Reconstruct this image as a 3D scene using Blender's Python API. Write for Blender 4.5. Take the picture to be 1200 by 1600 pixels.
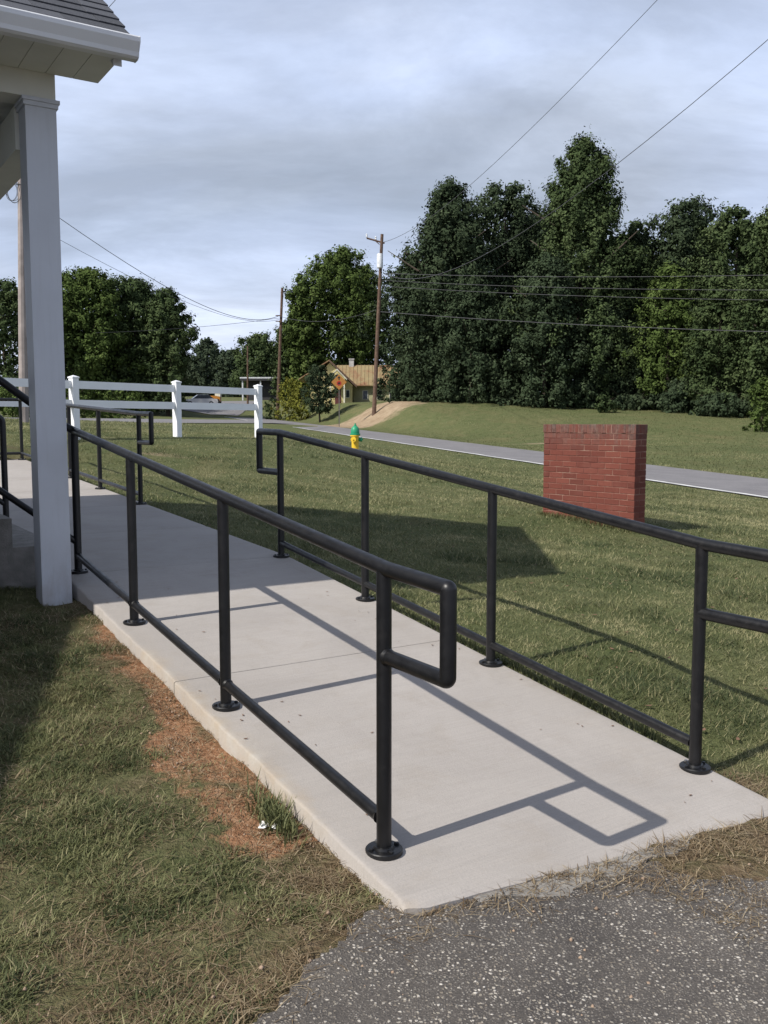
import bpy, math, random
import numpy as np
from mathutils import Vector, Matrix

for o in list(bpy.data.objects):
    bpy.data.objects.remove(o)
scn = bpy.context.scene
COL = scn.collection
R = math.radians

# ------------------------------------------------------------------ camera
CAM = np.array([0.0, 0.0, 1.42])
FPX, YH = 1450.0, 660.0
PIT = math.atan((800 - YH) / FPX)
cd = bpy.data.cameras.new('camera')
cam = bpy.data.objects.new('camera', cd)
COL.objects.link(cam)
cam.location = CAM
cam.rotation_euler = (math.pi / 2 - PIT, 0, 0)
cd.sensor_fit = 'VERTICAL'
cd.sensor_height = 32.0
cd.lens = 32.0 * FPX / 1600.0
cd.clip_start = 0.05
cd.clip_end = 3000
scn.camera = cam

# ------------------------------------------------------------------ the ramp's own axes
P0 = np.array([0.0, 2.84])
UD = np.array([-0.53743, 0.84331])
VD = np.array([0.84331, 0.53743])
RZ = math.atan2(VD[1], VD[0])


def W(u, v, z):
    p = P0 + UD * u + VD * v
    return (float(p[0]), float(p[1]), float(z))


# ------------------------------------------------------------------ sky, sun, exposure
SUN_TO = np.array([*(-(UD * 0.06 + VD * 0.95)), 0.91])
SUN_TO /= np.linalg.norm(SUN_TO)
ELEV = math.asin(SUN_TO[2])
AZ = math.atan2(SUN_TO[0], SUN_TO[1]) % (2 * math.pi)
world = bpy.data.worlds.new('World')
scn.world = world
world.use_nodes = True
wn, wl = world.node_tree.nodes, world.node_tree.links
wn.clear()


def wnode(t, **k):
    n = wn.new(t)
    for a, b in k.items():
        setattr(n, a, b)
    return n


def wmath(op, a, b=None):
    n = wnode('ShaderNodeMath', operation=op)
    for i, s in enumerate((a, b)):
        if s is None:
            continue
        if isinstance(s, (int, float)):
            n.inputs[i].default_value = s
        else:
            wl.new(s, n.inputs[i])
    return n.outputs[0]


sky = wnode('ShaderNodeTexSky', sky_type='NISHITA')
sky.sun_disc = False
sky.sun_elevation = ELEV
sky.sun_rotation = AZ
sky.air_density = 1.0
sky.dust_density = 2.0
tc = wnode('ShaderNodeTexCoord')
sep = wnode('ShaderNodeSeparateXYZ')
wl.new(tc.outputs['Generated'], sep.inputs[0])
zc = wmath('ADD', wmath('MAXIMUM', sep.outputs[2], 0.0), 0.24)
comb = wnode('ShaderNodeCombineXYZ')
wl.new(wmath('DIVIDE', sep.outputs[0], zc), comb.inputs[0])
wl.new(wmath('DIVIDE', sep.outputs[1], zc), comb.inputs[1])


def wnoise(scale, detail, rough, off, sx=1.0, sy=1.0):
    mp = wnode('ShaderNodeMapping')
    mp.inputs['Location'].default_value = off
    mp.inputs['Scale'].default_value = (sx, sy, 1)
    wl.new(comb.outputs[0], mp.inputs[0])
    n = wnode('ShaderNodeTexNoise')
    n.inputs['Scale'].default_value = scale
    n.inputs['Detail'].default_value = detail
    n.inputs['Roughness'].default_value = rough
    n.inputs['Distortion'].default_value = 0.35
    wl.new(mp.outputs[0], n.inputs['Vector'])
    return n.outputs['Fac']


def wramp(fac, stops):
    r = wnode('ShaderNodeValToRGB')
    e = r.color_ramp.elements
    while len(e) < len(stops):
        e.new(0.5)
    for i, (p, c) in enumerate(stops):
        e[i].position = p
        e[i].color = (*c, 1)
    wl.new(fac, r.inputs[0])
    return r.outputs[0]


n_a = wnoise(0.85, 7, 0.56, (3.1, 1.7, 0), 0.8, 1.15)
n_b = wnoise(0.7, 6, 0.55, (11.83, 21.10, 0), 0.75, 1.2)
n_c = wnoise(1.9, 8, 0.62, (22.40, 8.2, 0), 0.7, 1.3)
cover = wramp(n_a, [(0.30, (0.72,) * 3), (0.58, (1.0,) * 3)])
tone = wramp(n_b, [(0.33, (5.6, 6.3, 7.7)), (0.46, (6.6, 7.6, 9.9)), (0.62, (8.2, 9.0, 10.9))])
fine = wramp(n_c, [(0.36, (0.84,) * 3), (0.5, (1.0,) * 3), (0.64, (1.22,) * 3)])
mul = wnode('ShaderNodeMix', data_type='RGBA', blend_type='MULTIPLY')
mul.inputs['Factor'].default_value = 1
wl.new(tone, mul.inputs['A'])
wl.new(fine, mul.inputs['B'])
mixs = wnode('ShaderNodeMix', data_type='RGBA')
# cloud cover thinned towards the zenith, shaped so shade gets less sky fill
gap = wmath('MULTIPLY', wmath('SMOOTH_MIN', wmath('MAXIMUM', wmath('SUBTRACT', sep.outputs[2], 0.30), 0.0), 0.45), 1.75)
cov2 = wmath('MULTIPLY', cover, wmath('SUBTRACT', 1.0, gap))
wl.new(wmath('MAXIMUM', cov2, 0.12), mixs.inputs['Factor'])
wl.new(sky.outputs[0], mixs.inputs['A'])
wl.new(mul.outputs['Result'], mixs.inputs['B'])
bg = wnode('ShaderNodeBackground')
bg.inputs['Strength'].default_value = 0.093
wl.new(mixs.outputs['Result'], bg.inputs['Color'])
wo = wnode('ShaderNodeOutputWorld')
wl.new(bg.outputs[0], wo.inputs[0])

sl = bpy.data.lights.new('sun', 'SUN')
sl.energy = 5.0
sl.angle = R(0.53)
sl.color = (1.0, 0.955, 0.88)
so = bpy.data.objects.new('sun', sl)
COL.objects.link(so)
so.rotation_euler = Vector(SUN_TO.tolist()).to_track_quat('Z', 'Y').to_euler()
so.location = (0, 0, 40)

scn.view_settings.view_transform = 'Standard'
scn.view_settings.look = 'None'
scn.view_settings.exposure = 0.08
scn.view_settings.gamma = 1.0
scn.view_settings.use_curve_mapping = False


# ------------------------------------------------------------------ numpy noise
def _h(ix, iy, s):
    n = (ix.astype(np.int64) * 374761393 + iy.astype(np.int64) * 668265263 + s * 974634777) & 0x7fffffff
    n = ((n ^ (n >> 13)) * 1274126177) & 0x7fffffff
    n = n ^ (n >> 16)
    return (n & 0xffff) / 65535.0


def vnoise(x, y, s=0):
    x = np.asarray(x, float)
    y = np.asarray(y, float)
    ix, iy = np.floor(x), np.floor(y)
    fx, fy = x - ix, y - iy
    fx = fx * fx * (3 - 2 * fx)
    fy = fy * fy * (3 - 2 * fy)
    a = _h(ix, iy, s) * (1 - fx) + _h(ix + 1, iy, s) * fx
    b = _h(ix, iy + 1, s) * (1 - fx) + _h(ix + 1, iy + 1, s) * fx
    return a * (1 - fy) + b * fy


def fbm(x, y, s=0, o=4):
    t, a, n = 0.0, 0.5, 0.0
    x = np.asarray(x, float)
    y = np.asarray(y, float)
    for i in range(o):
        t = t + a * vnoise(x * 2 ** i, y * 2 ** i, s + i * 17)
        n += a
        a *= 0.5
    return t / n


def sstep(a, b, x):
    t = np.clip((np.asarray(x, float) - a) / (b - a), 0, 1)
    return t * t * (3 - 2 * t)


# ------------------------------------------------------------------ terrain heights
def zs(u):
    """top of the concrete walk"""
    u = np.asarray(u, float)
    return np.where(u < 3.65, 0.06 + 0.108 * u, 0.4542 + 0.045 * (u - 3.65))


RA = np.array([7.9, 19.0])           # near edge of the road
RD = np.array([-0.2843, 0.9587])
RC = np.array([0.9587, 0.2843])
RWID = 4.6


def road_z(k, w):
    return -0.14 + 0.0235 * k - 0.0315 * w


def drive_c(t):
    """driveway centre line, t 0..1 : from off frame on the left to the road"""
    x = -23.0 + (-10.6 + 23.0) * t
    y = 40.0 + (80.0 - 40.0) * t
    z = 1.56 + (1.5 - 1.56) * t
    return np.array([x, y, z])


ctrl = []
for (x, y, z) in [(0, 1.5, 0), (2, 2.2, 0), (-1.5, 1.6, .0), (0, -6, -.06), (6, -2, -.08), (-6, -2, .1), (3.2, 3.0, .0), (-1.0, 2.2, 0.0),
                  (0.1, 2.5, 0), (1.1, 2.4, 0), (6, 4, 0.0), (5, 8, .08), (2.79, 10.3, .19), (1.97, 11.5, .29), (2.4, 10.7, .24),
                  (-.8, 25, .6), (-5.57, 16.8, 1.11), (-4.17, 18.8, 1.13), (-2.8, 20.8, 1.08), (-7, 14.8, 1.05), (-12, 16, 1.3),
                  (0, 16, .42), (4, 15, .16), (-9, 28, 1.34), (-4, 32, 1.15), (-7, 45, 1.26), (-2, 44, .85),
                  (-14, 100, 2.05), (-32, 110, 3.0), (-26, 128, 4.0), (-45, 60, 2.6), (-60, 100, 4.0), (-50, 150, 5.5), (-20, 150, 5.2),
                  (-1, 78, 2.88), (-4, 79, 2.0), (-5.5, 98, 3.35), (1, 96, 3.6), (-11.5, 104, 2.72), (9.6, 70, 2.38), (3, 72, 2.55), (14.5, 70, 2.2),
                  (19, 62, 1.72), (23, 55, 1.15), (30, 50, .9), (45, 60, 1.6), (30, 90, 3.2), (0, 120, 4.5), (40, 20, -.4), (30, 30, -.1), (60, 10, -.4),
                  (0, 200, 6.5), (-100, 200, 8), (100, 200, 6), (-120, 40, 4), (100, 80, 3), (0, 400, 9), (-250, 300, 10), (250, 300, 8), (0, -60, -.5), (90, -40, -.8), (-90, -40, 1.5)]:
    ctrl.append((x, y, z))
for u in np.arange(0.3, 3.7, 0.5):
    ctrl.append((*W(u, -.35, 0)[:2], float(zs(u)) - .075))
    ctrl.append((*W(u, -1.6, 0)[:2], float(zs(u)) * .9 - .05))
for u, z in [(4.5, .40), (6, .46), (8, .55), (10, .66), (12.5, .8)]:
    ctrl.append((*W(u, -.9, 0)[:2], z))
    ctrl.append((*W(u, -4.5, 0)[:2], z))
for u, v, z in [(-.3, 1.7, .0), (.28, 1.62, .07), (1.08, 1.62, .15), (1.9, 1.62, .22), (2.8, 1.65, .27), (3.7, 1.65, .31), (5, 1.65, .40), (6.5, 1.65, .49), (8, 1.65, .57),
                (9.5, 1.65, .65), (11, 1.65, .73), (12.5, 1.65, .81), (14, .5, .95), (2.81, 2.49, .24), (1.59, 2.37, .21), (.28, 2.36, .075), (2.75, 3.3, .23), (5.44, 5.28, .25),
                (6.6, 4.2, .35), (7.5, 3.0, .43), (7.5, 2.0, .52), (1, 4, .12), (-.5, 3.5, .02)]:
    ctrl.append((*W(u, v, 0)[:2], z))
for k in (-25, -10, 0, 12, 25, 40, 60, 85):
    for w in (-.4, RWID + .4):
        p = RA + RD * k + RC * w
        ctrl.append((p[0], p[1], road_z(k, w)))
CT = np.array(ctrl, float)


def _ker(r):
    return r            # biharmonic in 3-D sense: robust and smooth enough, no overshoot


_n = len(CT)
_D = np.hypot(CT[:, None, 0] - CT[None, :, 0], CT[:, None, 1] - CT[None, :, 1])
_A = np.zeros((_n + 3, _n + 3))
_A[:_n, :_n] = np.sqrt(_D ** 2 + 0.5)
_A[:_n, _n] = 1
_A[:_n, _n + 1:] = CT[:, :2]
_A[_n, :_n] = 1
_A[_n + 1:, :_n] = CT[:, :2].T
_wt = np.linalg.solve(_A, np.concatenate([CT[:, 2], np.zeros(3)]))


def terrain(X, Y):
    X = np.atleast_1d(np.asarray(X, float)).ravel()
    Y = np.atleast_1d(np.asarray(Y, float)).ravel()
    out = np.empty(len(X))
    for s in range(0, len(X), 20000):
        x, y = X[s:s + 20000], Y[s:s + 20000]
        r = np.sqrt((x[:, None] - CT[None, :, 0]) ** 2 + (y[:, None] - CT[None, :, 1]) ** 2 + 0.5)
        out[s:s + 20000] = r @ _wt[:_n] + _wt[_n] + x * _wt[_n + 1] + y * _wt[_n + 2]
    # road bed
    q = np.stack([X, Y], 1) - RA
    k, w = q @ RD, q @ RC
    dist = np.maximum(np.maximum(-w, w - RWID), 0)
    f = (1 - sstep(1.2, 6.0, dist)) * (1 - sstep(92, 112, k))
    out = out * (1 - f) + (road_z(k, np.clip(w, -1.5, RWID + 1.5)) - 0.012) * f
    # driveway bed
    a, b = drive_c(0)[:2], drive_c(1)[:2]
    L = np.linalg.norm(b - a)
    dd = (b - a) / L
    q = np.stack([X, Y], 1) - a
    t = q @ dd / L
    w = q @ np.array([dd[1], -dd[0]])
    f = (1 - sstep(3.0, 8.0, np.abs(w))) * sstep(-.15, 0, t) * (1 - sstep(.86, 1.0, t))
    out = out * (1 - f) + (1.56 - .06 * t - 0.055 * np.clip(w, -3.2, 3.2) - 0.03) * f
    # lot in front of the ramp is flat
    yy = Y
    f = (1 - sstep(1.9, 2.9, yy)) * (np.abs(X) < 30)
    out = out * (1 - f)
    # under the concrete walk
    u = (X - P0[0]) * UD[0] + (Y - P0[1]) * UD[1]
    v = (X - P0[0]) * VD[0] + (Y - P0[1]) * VD[1]
    f = ((v > -.06) & (v < 1.47) & (u > -.25) & (u < 12.6))
    out = np.where(f, np.minimum(out, zs(u) - .06), out)
    return out


def tz(x, y):
    return float(terrain([x], [y])[0])


def pix(x, y, Y):
    """world point seen at photograph pixel x,y at forward distance Y"""
    a, b = x - 600, 800 - y
    r = np.array([a, FPX * math.cos(PIT) + b * math.sin(PIT), -FPX * math.sin(PIT) + b * math.cos(PIT)])
    return CAM + r * (Y / r[1])


# ------------------------------------------------------------------ material helper
def mat(name):
    m = bpy.data.materials.new(name)
    m.use_nodes = True
    nt = m.node_tree
    b = nt.nodes['Principled BSDF']
    return m, nt, b


class NT:
    def __init__(s, nt):
        s.nt = nt

    def new(s, t, **k):
        n = s.nt.nodes.new(t)
        for a, b in k.items():
            setattr(n, a, b)
        return n

    def link(s, a, b):
        s.nt.links.new(a, b)

    def coord(s, kind='Object'):
        return s.new('ShaderNodeTexCoord').outputs[kind]

    def pos(s):
        return s.new('ShaderNodeNewGeometry').outputs['Position']

    def noise(s, vec, scale, detail=4, rough=.55, dist=0.0, sc=None):
        if sc:
            mp = s.new('ShaderNodeMapping')
            mp.inputs['Scale'].default_value = sc
            s.link(vec, mp.inputs[0])
            vec = mp.outputs[0]
        n = s.new('ShaderNodeTexNoise')
        n.inputs['Scale'].default_value = scale
        n.inputs['Detail'].default_value = detail
        n.inputs['Roughness'].default_value = rough
        n.inputs['Distortion'].default_value = dist
        s.link(vec, n.inputs['Vector'])
        return n.outputs['Fac']

    def ramp(s, fac, stops, interp='LINEAR'):
        r = s.new('ShaderNodeValToRGB')
        r.color_ramp.interpolation = interp
        e = r.color_ramp.elements
        while len(e) < len(stops):
            e.new(.5)
        for i, (p, c) in enumerate(stops):
            e[i].position = p
            e[i].color = (*((c,) * 3 if isinstance(c, (int, float)) else c), 1)
        s.link(fac, r.inputs[0])
        return r.outputs[0]

    def mix(s, fac, a, b, mode='MIX'):
        n = s.new('ShaderNodeMix', data_type='RGBA', blend_type=mode)
        for key, val in (('Factor', fac), ('A', a), ('B', b)):
            i = [q for q in n.inputs if q.name == key and (q.type == ('VALUE' if key == 'Factor' else 'RGBA'))][0]
            if isinstance(val, (int, float)):
                i.default_value = val
            elif isinstance(val, tuple):
                i.default_value = (*val, 1)
            else:
                s.link(val, i)
        return [q for q in n.outputs if q.type == 'RGBA'][0]

    def math(s, op, a, b=None, clamp=False):
        n = s.new('ShaderNodeMath', operation=op)
        n.use_clamp = clamp
        for i, q in enumerate((a, b)):
            if q is None:
                continue
            if isinstance(q, (int, float)):
                n.inputs[i].default_value = q
            else:
                s.link(q, n.inputs[i])
        return n.outputs[0]

    def bump(s, h, strength, dist, bsdf):
        n = s.new('ShaderNodeBump')
        n.inputs['Strength'].default_value = strength
        n.inputs['Distance'].default_value = dist
        s.link(h, n.inputs['Height'])
        s.link(n.outputs[0], bsdf.inputs['Normal'])

    def attr(s, name):
        return s.new('ShaderNodeAttribute', attribute_name=name)


M = {}


def simple(name, col, rough=.6, metal=0.0, var=0.25, scale=6.0, spec=.4, bump=0.0):
    m, nt, b = mat(name)
    N = NT(nt)
    n = N.noise(N.coord(), scale, 5)
    lo = tuple(c * (1 - var) for c in col)
    hi = tuple(min(1, c * (1 + var)) for c in col)
    N.link(N.ramp(n, [(.3, lo), (.7, hi)]), b.inputs['Base Color'])
    b.inputs['Roughness'].default_value = rough
    b.inputs['Metallic'].default_value = metal
    b.inputs['Specular IOR Level'].default_value = spec
    if bump:
        N.bump(N.noise(N.coord(), scale * 8, 4), bump, .01, b)
    M[name] = m
    return m


simple('paint_black', (.0065, .0065, .0075), .38, 0, .2, 9, .45, .06)
simple('zinc', (.35, .35, .36), .4, .9, .2)
simple('white_paint', (.47, .49, .53), .5, 0, .05, 3, .4)
m = M['paint_black']
N = NT(m.node_tree)
b = m.node_tree.nodes['Principled BSDF']
P = N.pos()
src = b.inputs['Base Color'].links[0].from_socket
c = N.mix(N.ramp(N.noise(P, 14, 7, .75), [(.56, 0.0), (.8, .5)]), src, (.035, .032, .030))
N.link(c, b.inputs['Base Color'])
N.link(N.ramp(N.noise(P, 22, 6, .7), [(.3, .30), (.7, .52)]), b.inputs['Roughness'])
m = M['white_paint']
N = NT(m.node_tree)
b = m.node_tree.nodes['Principled BSDF']
P = N.pos()
sp = N.new('ShaderNodeSeparateXYZ')
N.link(P, sp.inputs[0])
src = b.inputs['Base Color'].links[0].from_socket
gr = N.math('MULTIPLY', N.ramp(N.math('MULTIPLY', N.math('SUBTRACT', .75, sp.outputs[2]), 2.2), [(0, 0.0), (1, 1.0)]), N.ramp(N.noise(P, 9, 6, .7, 0, (1, 1, .4)), [(.4, 0.0), (.7, .6)]))
c = N.mix(gr, src, (.22, .15, .10))
c = N.mix(N.ramp(N.noise(P, 4, 6, .75, 0, (6, 6, .5)), [(.5, 0.0), (.75, .16)]), c, (.25, .24, .22))
N.link(c, b.inputs['Base Color'])
simple('white_vinyl', (.80, .81, .83), .35, 0, .04, 3, .45)
simple('gutter_metal', (.62, .63, .65), .38, 0, .06, 2.5, .5)
simple('soffit_white', (.58, .58, .52), .55, 0, .08, 3)
simple('shadow_gap', (.03, .03, .03), .8)
simple('ceiling_paint', (.50, .50, .48), .6)
simple('siding_white', (.66, .66, .64), .6, 0, .05)
simple('door_paint', (.10, .03, .03), .5)
simple('glass_dark', (.02, .025, .03), .08, 0, .1)
simple('hydrant_yellow', (.72, .47, .03), .45, 0, .12, 20)
simple('hydrant_green', (.02, .26, .13), .45, 0, .15, 20)
simple('pole_wood', (.115, .075, .055), .85, 0, .35, 5, .2)
simple('pole_pale', (.30, .26, .245), .85, 0, .25, 3, .2)
simple('transformer', (.55, .57, .59), .45)
simple('wire', (.06, .06, .065), .6)
simple('steel_post', (.14, .13, .12), .6, .4)
simple('sign_yellow', (.33, .145, .03), .5, 0, .12)
simple('sign_red', (.30, .02, .015), .5)
simple('sign_black', (.01, .01, .01), .6)
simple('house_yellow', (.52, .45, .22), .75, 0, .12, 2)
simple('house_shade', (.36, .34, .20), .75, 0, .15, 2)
simple('house_trim', (.62, .60, .50), .6)
simple('chimney_grey', (.42, .41, .40), .85, 0, .2, 3)
simple('car_white', (.75, .75, .76), .25, 0, .03)
simple('car_dark', (.03, .03, .035), .3)
simple('rubber', (.015, .015, .015), .8)
simple('machine_orange', (.42, .18, .03), .45)
simple('canopy_dark', (.035, .035, .04), .6)
simple('paper_white', (.8, .8, .78), .8)
simple('clay_stone', (.32, .23, .165), .85, 0, .3, 25)
simple('mulch', (.16, .09, .055), .9, 0, .4, 30)

# bark
m, nt, b = mat('bark')
N = NT(nt)
n = N.noise(N.coord(), 4, 6, .65, 0, (4, 4, .6))
N.link(N.ramp(n, [(.3, (.025, .018, .012)), (.7, (.10, .08, .06))]), b.inputs['Base Color'])
b.inputs['Roughness'].default_value = .95
N.bump(n, .8, .04, b)
M['bark'] = m


def leafmat(name, dark, mid, light):
    m, nt, b = mat(name)
    N = NT(nt)
    a = N.attr('tint').outputs['Fac']
    c = N.ramp(a, [(0, dark), (.5, mid), (1, light)])
    N.link(c, b.inputs['Base Color'])
    b.inputs['Roughness'].default_value = .6
    b.inputs['Specular IOR Level'].default_value = .2
    if name not in ('blade', 'straw'):
        df = N.new('ShaderNodeBsdfDiffuse')
        N.link(c, df.inputs['Color'])
        N.link(df.outputs[0], nt.nodes['Material Output'].inputs[0])
        M[name] = m
        return
    tr = N.new('ShaderNodeBsdfTranslucent')
    N.link(c, tr.inputs['Color'])
    mx = N.new('ShaderNodeMixShader')
    mx.inputs[0].default_value = .32 if name in ('blade', 'straw') else .24
    N.link(b.outputs[0], mx.inputs[1])
    N.link(tr.outputs[0], mx.inputs[2])
    N.link(mx.outputs[0], nt.nodes['Material Output'].inputs[0])
    M[name] = m


leafmat('leaf_dark', (.018, .027, .016), (.044, .062, .034), (.088, .112, .062))
leafmat('leaf_green', (.030, .046, .014), (.074, .106, .032), (.130, .165, .058))
leafmat('leaf_mid', (.022, .035, .016), (.060, .084, .036), (.118, .146, .066))
leafmat('leaf_yellow', (.07, .08, .015), (.17, .175, .035), (.28, .27, .07))
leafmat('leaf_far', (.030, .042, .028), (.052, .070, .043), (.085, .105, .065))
leafmat('blade', (.060, .080, .034), (.168, .178, .078), (.38, .345, .19))
leafmat('straw', (.13, .088, .052), (.27, .20, .12), (.52, .43, .29))

# ground
m, nt, b = mat('lawn_ground')
N = NT(nt)
P = N.pos()
big = N.noise(P, .22, 5, .6)
mid = N.noise(P, 1.6, 5, .62)
fin = N.noise(P, 26, 5, .7)
str_ = N.noise(P, 7, 5, .6, 0, (1.0, 2.2, 1))
g = N.ramp(mid, [(.28, (.098, .124, .050)), (.52, (.142, .158, .070)), (.75, (.200, .195, .096))])
g = N.mix(N.ramp(big, [(.42, 0.0), (.75, .4)]), g, (.195, .172, .088))
g = N.mix(N.ramp(fin, [(.3, .55), (.7, 0.0)]), g, (.035, .045, .016))
g = N.mix(N.ramp(str_, [(.35, .35), (.6, 0.0)]), g, (.050, .066, .022))
far_ = N.noise(P, .55, 6, .7, .5, (1.0, .45, 1))
g = N.mix(N.ramp(far_, [(.50, 0.0), (.72, .5)]), g, (.19, .155, .08))
g = N.mix(N.ramp(N.noise(P, 2.2, 6, .75), [(.3, .5), (.5, 0.0)]), g, (.075, .100, .032))
dry = N.attr('dry').outputs['Fac']
dfac = N.math('MULTIPLY', dry, N.ramp(N.noise(P, 9, 6, .7), [(.32, .35), (.6, 1.0)]))
g = N.mix(dfac, g, N.ramp(fin, [(.3, (.070, .048, .030)), (.5, (.15, .108, .066)), (.7, (.26, .20, .13))]))
clay = N.attr('clay').outputs['Fac']
cfac = N.ramp(N.math('ADD', clay, N.math('MULTIPLY', N.math('SUBTRACT', N.noise(P, 7, 6, .7), .5), 1.1)), [(.42, 0.0), (.58, 1.0)])
g = N.mix(cfac, g, N.ramp(N.noise(P, 34, 6, .7), [(.28, (.17, .082, .045)), (.5, (.31, .165, .090)), (.72, (.44, .30, .195))]))
sand = N.attr('sand').outputs['Fac']
sfac = N.ramp(N.math('ADD', sand, N.math('MULTIPLY', N.math('SUBTRACT', N.noise(P, .8, 6, .7), .5), .9)), [(.4, 0.0), (.62, 1.0)])
g = N.mix(sfac, g, N.ramp(N.noise(P, 1.5, 6, .7), [(.3, (.23, .165, .105)), (.7, (.38, .30, .205))]))
N.link(g, b.inputs['Base Color'])
b.inputs['Roughness'].default_value = .95
b.inputs['Specular IOR Level'].default_value = .1
N.bump(N.math('ADD', fin, N.noise(P, 90, 3, .7)), .9, .02, b)
M['lawn_ground'] = m

# coarse asphalt of the lot
m, nt, b = mat('lot_asphalt')
N = NT(nt)
P = N.pos()
wob = N.new('ShaderNodeTexNoise')
wob.inputs['Scale'].default_value = 60
N.link(P, wob.inputs['Vector'])
vadd = N.new('ShaderNodeVectorMath', operation='MULTIPLY_ADD')
N.link(wob.outputs['Color'], vadd.inputs[0])
vadd.inputs[1].default_value = (.012, .012, .012)
N.link(P, vadd.inputs[2])


def stones(scale, lo, hi, keep):
    v = N.new('ShaderNodeTexVoronoi', feature='F1')
    v.inputs['Scale'].default_value = scale
    v.inputs['Randomness'].default_value = 1
    N.link(vadd.outputs[0], v.inputs['Vector'])
    sp = N.new('ShaderNodeSeparateColor')
    N.link(v.outputs['Color'], sp.inputs[0])
    shape = N.ramp(v.outputs['Distance'], [(lo, 1.0), (hi, 0.0)])
    pick = N.math('GREATER_THAN', sp.outputs[0], keep)
    return N.math('MULTIPLY', shape, pick), sp.outputs[1], v.outputs['Distance']


s1, r1, d1 = stones(84, .27, .42, .34)
s2, r2, d2 = stones(140, .28, .45, .25)
base = N.ramp(N.noise(P, 3, 6, .65), [(.3, (.066, .058, .052)), (.7, (.130, .114, .098))])
base = N.mix(N.ramp(N.noise(P, 150, 3, .7), [(.35, .6), (.6, 0.0)]), base, (.022, .020, .019))
patch = N.ramp(N.noise(P, 1.3, 4, .6), [(.3, .5), (.6, 1.0)])
col = N.mix(N.math('MULTIPLY', N.math('MULTIPLY', s2, .75), patch), base, N.ramp(r2, [(0, (.14, .12, .10)), (1, (.36, .33, .29))]))
col = N.mix(N.math('MULTIPLY', s1, patch), col, N.ramp(r1, [(0, (.17, .14, .11)), (.5, (.36, .32, .26)), (1, (.66, .61, .54))]))
cw = N.new('ShaderNodeTexNoise')
cw.inputs['Scale'].default_value = 3.5
cw.inputs['Detail'].default_value = 6
N.link(P, cw.inputs['Vector'])
cva = N.new('ShaderNodeVectorMath', operation='MULTIPLY_ADD')
N.link(cw.outputs['Color'], cva.inputs[0])
cva.inputs[1].default_value = (.5, .5, 0)
N.link(P, cva.inputs[2])
cv = N.new('ShaderNodeTexVoronoi', feature='DISTANCE_TO_EDGE')
cv.inputs['Scale'].default_value = 1.1
N.link(cva.outputs[0], cv.inputs['Vector'])
crack = N.math('MULTIPLY', N.ramp(cv.outputs['Distance'], [(.003, 1.0), (.010, 0.0)]), N.ramp(N.noise(P, 2.1, 4, .6), [(.46, 0.0), (.6, .38)]))
col = N.mix(crack, col, (.016, .014, .013))
N.link(col, b.inputs['Base Color'])
b.inputs['Roughness'].default_value = .85
hh = N.math('ADD', N.math('MULTIPLY', s1, .8), N.math('ADD', N.math('MULTIPLY', s2, .4), N.noise(P, 150, 3, .7)))
N.bump(hh, .75, .006, b)
M['lot_asphalt'] = m

# road
m, nt, b = mat('road_asphalt')
N = NT(nt)
P = N.pos()
c = N.ramp(N.noise(P, .9, 6, .65), [(.3, (.15, .143, .148)), (.7, (.215, .205, .208))])
c = N.mix(N.ramp(N.noise(P, 14, 5, .7), [(.3, .4), (.6, 0.0)]), c, (.10, .098, .10))
N.link(c, b.inputs['Base Color'])
b.inputs['Roughness'].default_value = .9
N.bump(N.noise(P, 60, 4, .7), .5, .01, b)
M['road_asphalt'] = m
simple('road_paint', (.62, .62, .60), .7, 0, .3, 1.2)

# concrete
m, nt, b = mat('concrete')
N = NT(nt)
P = N.pos()
c = N.ramp(N.noise(P, 1.1, 6, .6, .6), [(.3, (.325, .296, .272)), (.7, (.398, .366, .338))])
c = N.mix(N.ramp(N.noise(P, 5, 6, .68, .4), [(.5, 0.0), (.78, .45)]), c, (.29, .25, .205))
c = N.mix(N.ramp(N.noise(P, 130, 4, .7), [(.3, .22), (.5, 0.0)]), c, (.18, .17, .16))
rot_ = N.new('ShaderNodeVectorRotate', rotation_type='Z_AXIS')
rot_.inputs['Angle'].default_value = -RZ
N.link(P, rot_.inputs['Vector'])
broom = N.noise(rot_.outputs[0], 6, 5, .7, 0, (.6, 26, 1))
c = N.mix(N.ramp(broom, [(.38, .16), (.58, 0.0)]), c, (.20, .19, .178))
c = N.mix(N.ramp(N.noise(P, 2.3, 6, .7, .8), [(.58, 0.0), (.72, .28)]), c, (.25, .225, .195))
c = N.mix(N.ramp(N.noise(P, 16, 5, .7), [(.6, 0.0), (.75, .22)]), c, (.40, .385, .37))
st = N.attr('stain').outputs['Fac']
sf = N.ramp(N.math('ADD', st, N.math('MULTIPLY', N.math('SUBTRACT', N.noise(P, 6, 6, .7), .5), 1.0)), [(.5, 0.0), (1.0, .7)])
c = N.mix(sf, c, N.ramp(N.noise(P, 9, 5, .6), [(.35, (.35, .265, .17)), (.65, (.42, .385, .33))]))
N.link(c, b.inputs['Base Color'])
b.inputs['Roughness'].default_value = .88
N.bump(N.math('ADD', N.noise(P, 160, 4, .7), N.math('MULTIPLY', N.noise(P, 11, 5, .7), 1.5)), .28, .006, b)
M['concrete'] = m
simple('concrete_old', (.24, .225, .205), .9, 0, .25, 14, .3, .5)

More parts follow.
